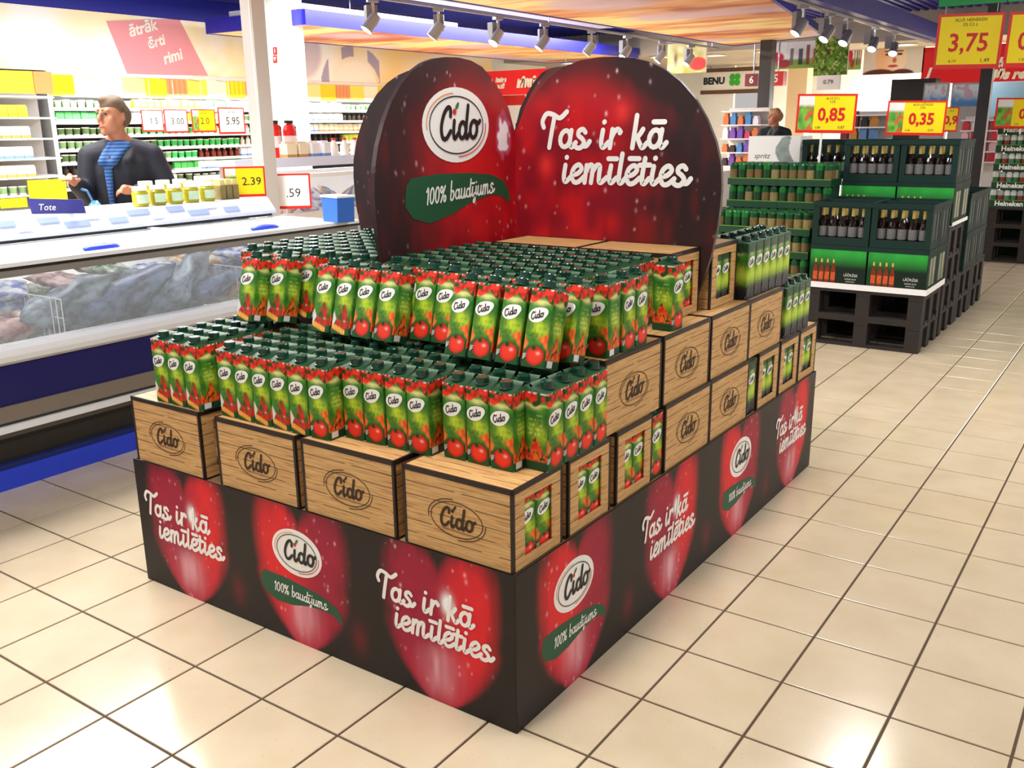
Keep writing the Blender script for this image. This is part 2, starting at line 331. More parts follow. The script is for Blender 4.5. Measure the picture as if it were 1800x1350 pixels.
for i in range(-34, 34):
    for j in range(-13, 154):
        x, y = GX+i*TS, GY+j*TS
        if not (-13.4 < x < 8.6 and -4.4 < y < 45.6): continue
        c = np.array([x+.15, y+.15, 0])-CAM; dz = c@AX[2]; vis = False; a = 0
        hid = (-1.75 < x < -.3 and .15 < y < 2.2) or x < -3.3
        if dz > .4 and not hid:
            u = 900+FPX*(c@AX[0])/dz; v = 675-FPX*(c@AX[1])/dz
            if -60 < u < 1860 and -60 < v < 1420: a = (FPX/dz)**2 * CAM[2]/np.linalg.norm(c)
        cells.append((a, x, y))
cells.sort(key=lambda t: -t[0])
rest = MB()
for k, (a, x, y) in enumerate(cells):
    if k < 298 and a > 0: link('tile', tile_me, floor, (x, y, 0))
    elif y < 20: tile_mb(rest, x, y)
    else: rest.add([(x+.003, y+.003, 0), (x+TS-.003, y+.003, 0), (x+TS-.003, y+TS-.003, 0), (x+.003, y+TS-.003, 0)], [(0, 1, 2, 3)])
rest.obj('tile_field', MATS['tile'], floor, kind='stuff')

# ceilings: blue ribbed deck over the sales floor, plain grey ceiling over the mall beyond
cm = MB()
x = -13.5
while x < 9:
    cm.add([(x, -4.5, 3.62), (x+.06, -4.5, 3.62), (x+.075, -4.5, 3.56), (x+.135, -4.5, 3.56), (x+.15, -4.5, 3.62), (x, 20, 3.62), (x+.06, 20, 3.62), (x+.075, 20, 3.56), (x+.135, 20, 3.56), (x+.15, 20, 3.62)], [(k, k+1, k+6, k+5) for k in range(4)]); x += .15
cm.box(-13.5, 9, -4.5, 20, 3.63, 3.68)
cm.obj('ceiling', BLUECEIL, kind='structure', label='blue ribbed metal ceiling deck')
gc = MB(); gc.box(-13.5, 14, 18.2, 46, 3.05, 3.15); gc.box(-13.5, 14, 18.1, 18.2, 3.05, 3.62)
gc.obj('ceiling_mall', mat('warm_grey_ceiling', '#b9b0a2', 0.7), kind='structure', label='plain warm grey ceiling over the mall passage')
wl = MB(); wl.box(-13.5, -12.75, -4.5, 20, 0, 3.62); wl.obj('wall_left', mat('cool_white_wall', '#e8e6e2', 0.7), kind='structure', label='white wall behind the chilled shelving')
wf = MB(); wf.box(-13.5, 14, 44, 44.4, 0, 3.05); wf.obj('wall_far', mat('cream_wall', '#efe8dc', 0.7), kind='structure', label='cream wall at the far end of the mall')

# ------------------------------------------------------------------ printed cartons
CW, CD, CH = 0.078, 0.074, 0.212
def carton_colors(kind, face, nx, ny):
    u = np.linspace(0, 1, nx)[None, :].repeat(ny, 0); v = np.linspace(0, 1, ny)[:, None].repeat(nx, 1)
    n1 = vnoise(u*5+face*7, v*9, 1); n2 = vnoise(u*14+face*3, v*26, 2); n3 = vnoise(u*9, v*20+face, 5)
    green = lerp(HC('#12551c'), HC('#4a9426'), np.clip(n1*.7+n2*.5-.1, 0, 1))
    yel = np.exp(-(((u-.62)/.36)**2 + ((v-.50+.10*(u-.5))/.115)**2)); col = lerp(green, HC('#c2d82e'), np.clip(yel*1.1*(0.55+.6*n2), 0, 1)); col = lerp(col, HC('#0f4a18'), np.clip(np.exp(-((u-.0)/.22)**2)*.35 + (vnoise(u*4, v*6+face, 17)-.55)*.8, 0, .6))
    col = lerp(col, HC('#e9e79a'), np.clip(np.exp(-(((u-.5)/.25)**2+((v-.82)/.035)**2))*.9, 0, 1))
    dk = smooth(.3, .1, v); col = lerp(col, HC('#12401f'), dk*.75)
    red, red2, org = HC('#e2231a'), HC('#a3140f'), HC('#f07a22')
    if kind == 'berry':
        top = smooth(.78, .86, v + .06*(n2-.5)); col = lerp(col, lerp(HC('#1c2b1d'), HC('#2f5a35'), n2), top)
        be = smooth(.30, .24, v + .1*(n1-.5)); dots = (np.sin(u*34+v*9)*np.sin(v*62+u*5)*.5+.5); col = lerp(col, lerp(HC('#0d0c16'), HC('#2b2a40'), dots**2), be)
        col = lerp(col, HC('#d8dcd8'), ((dots > .96) & (be > .5))*.8)
        col = lerp(col, HC('#c3dd4a'), np.clip(np.exp(-((v-.42)/.12)**2)*.8, 0, 1))
        return col
    n4 = vnoise(u*3.3+face*2, v*7, 6); n5 = vnoise(u*6+face, v*15, 11)
    band = smooth(.845, .865, v + .05*(n4-.5) + .035*np.sin(u*8+1.3*face)); splash = lerp(HC('#b0180f'), HC('#f03a22'), np.clip(n3*1.5-.1, 0, 1))
    col = lerp(col, HC('#e3e07a'), np.clip(np.exp(-((v-.835-.05*(.5-n4))/.016)**2)*.8, 0, 1)); col = lerp(col, splash, band); col = lerp(col, HC('#1c4a1c'), band*(n5 > .62)); col = lerp(col, HC('#f4efe4'), ((v > .985) & (n2 > .5))*.7)  # pale flecks along the top edge paint in gloss highlights
    tx = (np.sin(v*420) > .35) & (u > .16) & (u < .60) & (v > .385) & (v < .475) & (n2 > .3)
    if face in (0, 2):
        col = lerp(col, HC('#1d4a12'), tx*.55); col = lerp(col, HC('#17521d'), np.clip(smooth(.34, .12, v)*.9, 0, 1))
        if kind == 'tomato':
            pp = smooth(.34, .28, np.abs((u-.98)*.9) + np.abs(v-.34+.1*(u-.9))*2.6 + .16*(n5-.5)); col = lerp(col, lerp(HC('#e0301c'), HC('#f58a2c'), np.clip(n3*1.3-.2, 0, 1)), pp)
            pl_ = smooth(.26, .2, np.abs(u-.05)*1.2 + np.abs(v-.30)*2.0 + .16*(n1-.5)); col = lerp(col, lerp(HC('#f4a050'), HC('#d8451f'), n3), pl_)
            cx, cy, r = .54, .150, .38
            dd = ((u-cx)/r)**2 + (((v-cy)*CH/CW)/(r*.90))**2; lob = .06*np.cos(6*np.arctan2((v-cy)*CH/CW, u-cx)); m_ = smooth(1.02, .93, dd+lob*dd)
            col = lerp(col, HC('#0f3a14'), smooth(1.35, 1.1, dd)*.6)
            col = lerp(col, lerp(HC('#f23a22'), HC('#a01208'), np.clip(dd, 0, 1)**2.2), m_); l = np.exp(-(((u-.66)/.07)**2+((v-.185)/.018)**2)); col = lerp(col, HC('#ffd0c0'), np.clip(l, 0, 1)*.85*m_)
            st = ((u-.50)/.15)**2+((v-.232)/.014)**2 + .8*(n2-.5); col = lerp(col, HC('#1f4a16'), smooth(1.1, .7, st)); col = lerp(col, HC('#123a12'), smooth(.0035, .002, (u-.47)**2*.4+(v-.245)**2*3))
            bd = ((u-.09)/.13)**2+((v-.13)/.045)**2; col = lerp(col, lerp(HC('#16301f'), HC('#dfe9df'), (np.sin(u*90+v*200) > .2)*1.0), smooth(1.05, .9, bd))
        else:
            tri = (v-.16) - .62*(1-np.abs(u-.62)*2.6)*.5; pk = smooth(.04, -.03, tri+.04*(n5-.5))*(v > .1)*(np.abs(u-.62) < .38)
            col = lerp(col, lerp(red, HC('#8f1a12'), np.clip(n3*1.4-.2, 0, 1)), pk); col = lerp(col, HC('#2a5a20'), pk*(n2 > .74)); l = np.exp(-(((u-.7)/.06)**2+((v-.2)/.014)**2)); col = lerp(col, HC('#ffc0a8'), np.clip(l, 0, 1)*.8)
            ca = smooth(.05, .03, np.abs((v-.03) + .16*(u-.95)*.75 + .02)*1.0)*(u < .8); col = lerp(col, lerp(HC('#f29a2e'), HC('#ffd27a'), (np.sin((u+v*2)*40) > .6)*.8), ca)
            ga = smooth(.2, .15, np.abs(u-.08)+np.abs(v-.22)*1.6); col = lerp(col, HC('#e6d9cf'), ga)
    else:
        fr = smooth(.36, .30, v + .1*(n1-.5) + .08*np.sin(u*9)); col = lerp(col, lerp(org, red, np.clip(n3*1.6-.3, 0, 1)), fr); col = lerp(col, HC('#1d4a24'), fr*(n2 > .72))
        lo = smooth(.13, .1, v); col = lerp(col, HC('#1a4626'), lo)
        if face == 1: col = lerp(col, lerp(HC('#e9e7df'), HC('#2a2a2a'), (np.sin(u*150) > .35)*1.0), ((u > .12) & (u < .62) & (v > .015) & (v < .11))*1.0)
        tx = (np.sin(v*330) > .2) & (u > .2) & (u < .8) & (v > .45) & (v < .72) & (n2 > .4); col = lerp(col, HC('#cfe08a'), tx*.45)
    return col
def carton_body(kind):
    nx, ny = 26, 70; ch = .007; Ps = []; Cs = []; Vs = []
    hx, hy = CW/2, CD/2
    corners = [((-hx, -hy), (hx, -hy)), ((hx, -hy), (hx, hy)), ((hx, hy), (-hx, hy)), ((-hx, hy), (-hx, -hy))]
    verts = []; faces = []; cols = []
    for fi, (a, b) in enumerate(corners):
        t = np.linspace(0, 1, nx); zz = np.linspace(0, CH, ny)
        X = a[0]+(b[0]-a[0])*t; Y = a[1]+(b[1]-a[1])*t
        # rounded vertical edges
        X = np.clip(X, -hx, hx); Y = np.clip(Y, -hy, hy)
        e = np.minimum(t, 1-t); pull = np.clip(1-e/.07, 0, 1)**2*.0022
        P = np.stack([X[None].repeat(ny, 0), Y[None].repeat(ny, 0), zz[:, None].repeat(nx, 1)], 2)
        P[..., 0] -= np.sign(P[..., 0])*pull[None]; P[..., 1] -= np.sign(P[..., 1])*pull[None]
        bulge = np.sin(np.pi*t)[None]*np.sin(np.pi*zz/CH)[:, None]*.0012
        nrm = ((0, -1), (1, 0), (0, 1), (-1, 0))[fi]; P[..., 0] += nrm[0]*bulge; P[..., 1] += nrm[1]*bulge
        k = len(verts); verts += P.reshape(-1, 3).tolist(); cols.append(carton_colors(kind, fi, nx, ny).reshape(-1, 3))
        for j in range(ny-1):
            for i in range(nx-1): q = k+j*nx+i; faces.append((q, q+1, q+nx+1, q+nx))
    # folded top: sloping roof with a flat seam
    k = len(verts); hz = CH
    tp = [(-hx, -hy, hz), (hx, -hy, hz), (hx, hy, hz), (-hx, hy, hz), (-hx+.006, .012, hz+.012), (hx-.006, .012, hz+.012), (-hx+.004, .018, hz+.021), (hx-.004, .018, hz+.021), (-hx+.004, .0205, hz+.021), (hx-.004, .0205, hz+.021), (-hx+.006, .022, hz+.011), (hx-.006, .022, hz+.011)]
    verts += tp; faces += [(k, k+1, k+5, k+4), (k+4, k+5, k+7, k+6), (k+6, k+7, k+9, k+8), (k+8, k+9, k+11, k+10), (k+2, k+3, k+10, k+11), (k+3, k, k+4, k+10), (k+1, k+2, k+11, k+5)]
    tc = np.array([HC('#184420') if kind != 'berry' else HC('#2a5a3c')]*4 + [HC('#16381e')]*8); tc[6:10] = HC('#5f7a5e'); cols.append(tc)
    k2 = len(verts); verts += [(-hx, -hy, 0), (hx, -hy, 0), (hx, hy, 0), (-hx, hy, 0)]; faces.append((k2, k2+3, k2+2, k2+1)); cols.append(np.array([HC('#dddddd')]*4))
    me = bpy.data.meshes.new('carton_body'); me.from_pydata(verts, [], faces)
    at = me.color_attributes.new('print', 'FLOAT_COLOR', 'POINT'); C = np.concatenate(cols); at.data.foreach_set('color', np.concatenate([C, np.ones((len(C), 1))], 1).ravel().astype(np.float32))
    me.materials.append(PRINT); me.polygons.foreach_set('use_smooth', [True]*len(me.polygons)); me.update(); return me
def carton_badge(kind):
    mb = MB()
    for rot in (0,):
        c, s = math.cos(rot), math.sin(rot); tl = math.radians(16)
        def to3(p, d):
            x = p.x*math.cos(tl)-p.y*math.sin(tl) - .006; z = p.x*math.sin(tl)+p.y*math.cos(tl) + CH*.665
            bz = math.sin(PI*min(max(z/CH, 0), 1))*math.cos(PI*x/CW)*.0012
            y = -CD/2 - bz - d; return (x*c-y*s, x*s+y*c, z)
        # teardrop white label
        n = 28; pts = []
        for k in range(n):
            a = 2*PI*k/n; r = 1 + .26*max(0, math.cos(a-.25))**6
            pts.append(Vector((.0285*r*math.cos(a), .0200*r*math.sin(a))))
        mb.add([to3(p, .0005) for p in pts], [tuple(range(n))], 0)
        x = -.0215; h = .0118
        for ch_ in 'C', 'j2', 'd', 'o':
            a, paths = GL[ch_]
            for p in paths: ribbon(mb, [Vector((x+(u[0]*.86+.1*u[1])*h, -.0085+u[1]*h)) for u in spline(p, 3)], .27*h, lambda p: to3(p, .0009), 1, caps=False)
            if ch_ == 'j2': disc(mb, x+.34*h, -.0085+1.5*h, .2*h, .2*h, lambda p: to3(p, .001), 2, 8)
            x += a*h*.86
    return mb.mesh('badge', [WHITEINK, INK, REDINK])
cap_mb = MB(); cap_mb.lathe([(.0205, 0), (.0205, .004), (.0178, .005), (.0178, .018), (.0165, .0205), (.0001, .0205)], 18)
cap_me = cap_mb.mesh('cap', GREENCAP)
PROTO = {}
KN = {'tomato': 'tomato_juice_carton', 'veg': 'vegetable_juice_carton', 'berry': 'blackcurrant_juice_carton'}
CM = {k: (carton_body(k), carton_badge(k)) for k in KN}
def carton(kind, loc, rot, label, group):
    if kind not in PROTO:
        t = thing(KN[kind], label, 'juice carton', loc, group=group, rot=rot)
        link('carton_body', CM[kind][0], t); link('badge', CM[kind][1], t); link('badge', CM[kind][1], t, rot=(0, 0, PI)); link('cap', cap_me, t, (0, -.010, CH+.005)); PROTO[kind] = t; return t
    return dup(PROTO[kind], loc, rot, label, group)
ORD = ['first', 'second', 'third', 'fourth', 'fifth', 'sixth', 'seventh', 'eighth', 'ninth', 'tenth', 'eleventh', 'twelfth', 'thirteenth', 'fourteenth']
PW = {'tomato': 'tomato', 'veg': 'carrot-and-tomato', 'berry': 'blackcurrant'}

# ------------------------------------------------------------------ the display: base with heart print
BW, BD, BH = 1.622, 2.451, 0.462
def heart_paint(X, Z, cx, mode, base):
    """printed apple heart, about 0.5 wide; X, Z metres"""
    x = (X-cx)/.215; y = (Z-.226)/.215
    yy = y*1.0 - .78*np.sqrt(np.abs(x)+.015) + .22; yy = np.where(yy < 0, yy*.88, yy)
    q = (np.abs(x)*1.02)**2.2 + np.abs(yy)**2.6
    hw = .97*np.clip(1-np.clip(-y/1.16, 0, 1)**1.7, 1e-4, 1)**.74; ql = (np.abs(x)/hw)**2.2; k = smooth(.12, -.12, y); q = np.minimum(q*(1-k)+ql*k, 4)
    body = smooth(1.16, .46, q)
    n1 = vnoise(X*26, Z*26, 3); n2 = vnoise(X*70+9, Z*30, 4); st = vnoise(X*60, Z*9, 8)
    bright = smooth(-.2, .55, x) if mode == 'text' else smooth(.35, -.35, x)
    red = lerp(HC('#a01636'), HC('#ea2028'), np.clip(bright*.9 + .25*(n1-.5), 0, 1))
    red = lerp(red, HC('#c41c3c'), np.clip(smooth(-.1, -.9, y)*.75, 0, 1))
    core = np.exp(-((x+.02)/.26)**2)*smooth(-.1, -.5, y)*smooth(-1.15, -.6, y); red = lerp(red, HC('#f0b8c0'), np.clip(core*.62*(.5+st), 0, 1))
    red = lerp(red, HC('#5c0c1a'), np.clip(.55*st*smooth(.2, .9, q), 0, .6))
    if mode == 'text':
        hl = np.exp(-(((x-.14)/.085)**2+((y-.42)/.13)**2)); red = lerp(red, HC('#ffffff'), np.clip(hl*1.5, 0, 1))
    col = lerp(base, red, body)
    return col, body
def add_drops(col, X, Z, body, n, seed, size=.0038):
    r = np.random.default_rng(seed); x0, x1, z0, z1 = X.min(), X.max(), Z.min(), Z.max()
    for k in range(n):
        cx, cz, s = r.uniform(x0, x1), r.uniform(z0, z1), size*r.uniform(.5, 1.5)
        b = np.exp(-(((X-cx)/s)**2+((Z-cz)/(s*1.5))**2)); col = lerp(col, HC('#ffc9cd'), np.clip(b*body*r.uniform(.15, .8), 0, 1))
    return col
DKP = '#221a18'
def base_panel(L, centres, modes, seed):
    nx, ny = int(L/.0034), int(BH/.0034)
    xs = np.linspace(0, L, nx); zs = np.linspace(0, BH, ny); X, Z = np.meshgrid(xs, zs)
    col = np.ones(X.shape+(3,))*HC(DKP); body = np.zeros(X.shape)
    for c, m in zip(centres, modes):
        col, b = heart_paint(X, Z, c, m, col); body = np.maximum(body, b)
    for c in centres[1:]:
        g = np.exp(-(((X-c+.31)/.03)**2+((Z-.1)/.05)**2)); col = lerp(col, HC('#7a1424'), g*.6)
    col = add_drops(col, X, Z, body, int(L*130), seed, .0030)
    return X, Z, col
base = thing('display_plinth', 'dark cardboard plinth printed with red apple hearts, carrying the crates of juice', 'display stand', (0, 0, 0))
core = MB(); core.box(-BW+.012, -.012, .012, BD-.012, .14, BH-.006); core.obj('top_deck', mat('raw_card', '#9a7a52', 0.7, noise=.1), base)
th = .006
for nm, bx in (('front_panel', (-BW, 0, 0, th)), ('side_panel', (-th, 0, th, BD-th)), ('side_panel', (-BW, -BW+th, th, BD-th)), ('back_panel', (-BW, 0, BD-th, BD))):
    p = MB(); p.box(*bx, 0.001, BH); PB = p.obj(nm, mat('dark_print_card', DKP, .55, noise=.08, spec=.2), base)
    if nm == 'front_panel': FP = PB
    if nm == 'side_panel' and bx[1] == 0: SP = PB
X, Z, col = base_panel(BW, [BW-1.352, BW-.80, BW-.255], ['text', 'logo', 'text'], 11)
P = np.stack([X-BW, np.full_like(X, -.0006), Z+.001], 2); link('heart_print', grid_mesh('heart_print', P, col, PRINT), FP)
X, Z, col = base_panel(BD, [.31, .935, 1.545, 2.165], ['logo', 'text', 'logo', 'text'], 12)
P = np.stack([np.full_like(X, .0006), X, Z+.001], 2); link('heart_print', grid_mesh('heart_print', P, col, PRINT), SP)
def slogan(mb, xa, za, xb, zb, h, to3, wt=.27, sq=.905):
    script(mb, 'Tas ir kA', xa, za, h, to3, wt, 0, squeeze=sq); script(mb, 'iemIlEties', xb, zb, h, to3, wt, 0, squeeze=sq)
RIB = [(-.50, .06), (-.485, .22), (-.44, .30), (-.2, .30), (.1, .24), (.3, .17), (.42, .06), (.47, -.06), (.5, -.26), (.47, -.27), (.40, -.16), (.30, -.12), (.1, -.16), (-.1, -.28), (-.3, -.33), (-.44, -.22), (-.5, -.06)]
def ribbon_banner(mb, cx, cz, wd, to3, tilt=0.0):
    pts = [(cx+wd*p[0], cz+wd*(p[1]*.42 + p[0]*tilt)) for p in RIB]
    c = (cx, cz); n = len(pts)
    mb.add([to3(Vector(p), .0012) for p in pts], [tuple(range(n))], 5)
    script(mb, '100% baudIjums', cx-.005*wd, cz-.035*wd, wd*.058, lambda p: to3(Vector((p.x, p.y+(p.x-cx)*tilt*.8)), .002), .2, 0, squeeze=.8, center=True)
LOGOM = [WHITEINK, INK, REDINK, LEAFINK, ORANGEINK, RIBBON]
def fr3(p, d=.0012): return (p.x, -d, p.y)
def sd3(p, d=.0012): return (d, p.x, p.y)
for cx in (-1.352, -.255):
    mb = MB(); slogan(mb, cx-.218, .270, cx-.170, .190, .0447, lambda p: fr3(p, .0016)); mb.obj('slogan', [WHITEINK], FP)
mb = MB(); logo(mb, -.814, .314, .218, .155, fr3, .0012); mb.obj('logo', LOGOM, FP)
mb = MB(); ribbon_banner(mb, -.81, .17, .36, fr3, -.02); mb.obj('green_ribbon', LOGOM, FP)
for cy in (.935, 2.165):
    mb = MB(); slogan(mb, cy-.218, .274, cy-.170, .194, .0447, lambda p: sd3(p, .0016)); mb.obj('slogan', [WHITEINK], SP)
for cy in (.292, 1.545):
    mb = MB(); logo(mb, cy, .318, .218, .155, sd3, .0012); mb.obj('logo', LOGOM, SP)
    mb = MB(); ribbon_banner(mb, cy+.01, .175, .36, sd3, -.02); mb.obj('green_ribbon', LOGOM, SP)

# ------------------------------------------------------------------ wooden-look cardboard crates of juice
XL, XD, XH = 0.362, 0.234, 0.228
def crate_body():
    mb = MB(); hx, hy = XL/2, XD/2; t = .004; e = .0005
    mb.box(-hx, hx, -hy, -hy+t, 0, XH); mb.box(-hx, hx, hy-t, hy, 0, XH); mb.box(-hx, hx, -hy+t, hy-t, 0, t); mb.box(-hx, hx, -hy+t, hy-t, XH-t, XH)
    for s in (-1, 1):                       # short ends with an open window
        x0, x1 = sorted((s*hx, s*(hx-t))); w0, w1, z0, z1 = -.064, .066, .030, .190
        mb.box(x0, x1, -hy+t, w0, t, XH-t); mb.box(x0, x1, w1, hy-t, t, XH-t); mb.box(x0, x1, w0, w1, t, z0); mb.box(x0, x1, w0, w1, z1, XH-t)
    return mb.mesh('crate_body', MATS['wood'])
def crate_border():
    mb = MB(); hx, hy = XL/2+.0012, XD/2+.0012; w_ = .013; d = .0024
    z = XH
    # printed dark band around the top edge, wrapping over the lid
    mb.box(-hx, hx, -hy, -hy+w_*.5, z-w_, z+.0012); mb.box(-hx, hx, hy-w_*.5, hy, z-w_, z+.0012); mb.box(-hx, -hx+w_*.5, -hy, hy, z-w_, z+.0012); mb.box(hx-w_*.5, hx, -hy, hy, z-w_, z+.0012)
    return mb.mesh('top_border', DARK)
def crate_corner():
    mb = MB(); mb.box(0, .009, 0, .0012, 0, XH-.013); mb.box(0, .0012, 0, .009, 0, XH-.013); return mb.mesh('corner_border', DARK)
def crate_logo():
    mb = MB(); logo(mb, 0, XH*.47, .215, .130, lambda p, d: (p.x, -XD/2-d, p.y), .0006, full=False)
    return mb.mesh('logo', [BROWNINK]*5)
CB, CT, CC, CL = crate_body(), crate_border(), crate_corner(), crate_logo()
crate0 = None
def crate(x0, x1, y0, y1, z, label):
    """footprint decides which way the long side lies"""
    global crate0
    cx, cy = (x0+x1)/2, (y0+y1)/2; rz = 0 if (x1-x0) > (y1-y0) else PI/2
    if crate0 is None:
        t = thing('juice_crate', label, 'crate', (cx, cy, z), rz, 'plank-look juice crates in the display')
        link('crate_body', CB, t); link('top_border', CT, t); link('logo', CL, t); link('logo', CL, t, rot=(0, 0, PI))
        hx, hy = XL/2+.0012, XD/2+.0012
        for sx, sy, r in ((-1, -1, 0), (1, -1, PI/2), (1, 1, PI), (-1, 1, -PI/2)): link('corner_border', CC, t, (sx*hx, sy*hy, 0), (0, 0, r))
        crate0 = t; return t
    return dup(crate0, (cx, cy, z), (0, 0, rz), label)
Z1, Z2, Z3 = BH+.001, BH+.001+XH+.0015, BH+.001+2*(XH+.0015)
ZT1, ZT2, ZT3 = Z2, Z3, Z3+XH+.0015
T1 = 'plank-look juice crate, '
for k, x1 in enumerate((-.010, -.405, -.795, -1.240)):
    crate(x1-XL, x1, .008, .008+XD, Z1, T1+ORD[k]+' along the front of the plinth from the near corner')
for k, y0 in enumerate((.276, .550)):
    crate(-.010-XL, -.010, y0, y0+XD, Z1, T1+'bottom layer, '+('second' if k == 0 else 'third')+' windowed end along the side')
for k, y0 in enumerate((.877, 1.245)):
    crate(-.010-XD, -.010, y0, y0+XL, Z1, T1+'bottom layer, '+('nearer' if k == 0 else 'farther')+' logo face along the side')
for k, y0 in enumerate((1.715, 1.965, 2.212)):
    crate(-.010-XL, -.010, y0, y0+XD, Z1, T1+'bottom layer by the back corner, '+ORD[k]+' berry window')
for k, y0 in enumerate((.487, .868, 1.244, 1.610)):
    crate(-.018-XD, -.018, y0, y0+XL-.001, Z2, T1+'middle layer, '+ORD[k]+' logo face along the side')
for k, x1 in enumerate((-.105, -.475, -.845+.01)):
    if k < 2: crate(x1-XL, x1, 1.082, 1.082+XD, Z3, T1+'top layer against the heart board, '+('outer' if k == 0 else 'inner')+' one')
crate(-.075-XL, -.075, 1.352, 1.352+XD, Z3, T1+'top layer, just behind the heart board')
# hidden middle of the pile: plain dark card fillers that carry the inner rows
def filler(x0, x1, y0, y1, z0, z1, lab):
    mb = MB(); mb.box(x0, x1, y0, y1, z0, z1-.002); mb.box(x0+.01, x1-.01, y0+.01, y1-.01, z1-.002, z1)
    return mb.obj('card_riser', DARK, label=lab, cat='card riser')
filler(-1.60, -.385, .262, 2.43, Z1, ZT1, 'dark card riser filling the middle of the bottom crate layer')
filler(-1.58, -.262, .490, 2.05, Z2, ZT2, 'dark card riser under the upper rows of cartons')
# cartons showing through the crate windows and wedged between crates
def pair(x, y, z, kind, lab):
    for k, dy in enumerate((-.0405, .0405)):
        c = carton(kind, (x, y+dy, z+.005), (0, 0, PI/2), lab+(', nearer one' if k == 0 else ', farther one'), 'cartons inside the crates'); c.scale = (1, 1, .9)
for k, y0 in enumerate((.008, .276, .550)): pair(-.010-.045, y0+XD/2, Z1, 'tomato', 'tomato juice carton inside the '+ORD[k]+' windowed crate')
for k, y0 in enumerate((1.715, 1.965, 2.212)): pair(-.010-.045, y0+XD/2, Z1, 'berry', 'blackcurrant carton inside the '+ORD[k]+' berry window crate')
pair(-.105-.045, 1.082+XD/2, Z3, 'tomato', 'tomato juice carton inside the top crate beside the heart board'); pair(-.075-.045, 1.352+XD/2, Z3, 'berry', 'blackcurrant carton inside the crate behind the heart board')
carton('tomato', (-.052, .830, Z1), (0, 0, PI/2), 'tomato juice carton wedged between two bottom crates', 'cartons inside the crates')
carton('berry', (-.052, 1.660, Z1), (0, 0, PI/2), 'blackcurrant carton wedged between two bottom crates', 'cartons inside the crates')

# ------------------------------------------------------------------ rows of cartons
def block(kinds, x0, px, y0, rows, z, tier, group, py=.0765, jit=.003, ymax=9):
    for c, kd in enumerate(kinds):
        for r in range(rows):
            y = y0+r*py+CD/2
            if y+CD/2 > ymax: continue
            x = x0+c*px+CW/2
            carton(kd, (x+random.uniform(-jit, jit)*.4, y+random.uniform(-jit, jit)*.3, z+.0005), (0, 0, random.uniform(-.02, .02)),
                   f'{PW[kd]} carton, {tier}, {ORD[c]} column, {ORD[r]} row from front', group)
block(['tomato']*3, -.315, .0795, .115, 5, ZT1, 'lower tier on corner crate', 'lower tier cartons', ymax=.485)
block(['tomato']*4, -.668, .0825, .090, 5, ZT1, 'lower tier on second crate', 'lower tier cartons', ymax=.485)
block(['veg']*5+['tomato'], -1.155, .0805, .032, 6, ZT1, 'lower tier on third crate', 'lower tier cartons', ymax=.485)
block(['veg']*3, -1.475, .0815, .020, 6, ZT1, 'lower tier on fourth crate', 'lower tier cartons', ymax=.485)
for k in range(4): carton('tomato', (-.036-.006, .202+k*.080, ZT1+.0005), (0, 0, PI/2+random.uniform(-.03, .03)), f'tomato carton facing the side aisle on lower tier, {ORD[k]} from corner', 'lower tier cartons')
# upper tier: right of the heart board, then beyond it
block(['tomato']*9, -.880+.005, .0815, .512, 7, ZT2, 'upper tier before the heart board', 'upper tier cartons', ymax=1.078)
carton('tomato', (-.066, .552, ZT2+.0005), (0, 0, .02), 'tomato carton at outer front corner of upper tier', 'upper tier cartons')
for k, y in enumerate((.640, .722)): carton('tomato', (-.062, y, ZT2+.0005), (0, 0, PI/2), f'tomato carton facing the side aisle on upper tier, {ORD[k]} one', 'upper tier cartons')
carton('tomato', (-.066, .985, ZT2+.0005), (0, 0, PI/2-.03), 'lone tomato carton beside the windowed top crate', 'upper tier cartons')
block(['veg']*8, -1.570, .0805, .500, 10, ZT2, 'upper tier behind the heart lobe', 'upper tier cartons', ymax=1.31)
# leaning row standing on the lower caps, tipped back against the upper tier
def leaning(kd, x, y, k, where, tilt=.30):
    carton(kd, (x, y+.036, ZT1+CH+.030), (-tilt, 0, random.uniform(-.03, .03)), f'{PW[kd]} carton tipped back on the lower caps, {where}', 'leaning cartons')
for k, x in enumerate((-.372, -.287, -.195, -.108)): leaning('tomato', x, .245, k, ORD[k]+' in near leaning group', .28)
for k, x in enumerate((-.425, -.34, -.255, -.17, -.085)): leaning('tomato', x, .345, k, ORD[k]+' in second row of near group', .28)
for k, x in enumerate((-.588, -.506)): leaning('tomato', x, .345, k, ORD[k]+' of the middle pair', .26)
for k, (x, kd) in enumerate(((-.940, 'veg'), (-.852, 'veg'), (-.762, 'tomato'), (-.672, 'tomato'))): leaning(kd, x, .272, k, ORD[k]+' in far leaning group', .27)
for k, x in enumerate((-1.292, -1.196)): leaning('veg', x, .262+.045*k, k, ORD[k]+' of the pair nearest the freezer', .25)
for k, x in enumerate((-1.255, -1.165)): leaning('veg', x, .364+.045*k, k, ORD[k]+' behind the freezer-side pair', .25)
# blackcurrant groups at the back
for c in range(2):
    for r in range(6): carton('berry', (-.072-.084*c, 1.640-.0+.0795*r-.0, ZT2+.0005), (0, 0, PI/2), f'blackcurrant carton on middle crates, {"outer" if c == 0 else "inner"} file, {ORD[r]} one', 'blackcurrant cartons at the back')
for c in range(2):
    for r in range(4): carton('berry', (-.055-.084*c, 2.06+.0795*r, ZT1+.0005), (0, 0, PI/2), f'blackcurrant carton on back crates, {"outer" if c == 0 else "inner"} file, {ORD[r]} one', 'blackcurrant cartons at the back')

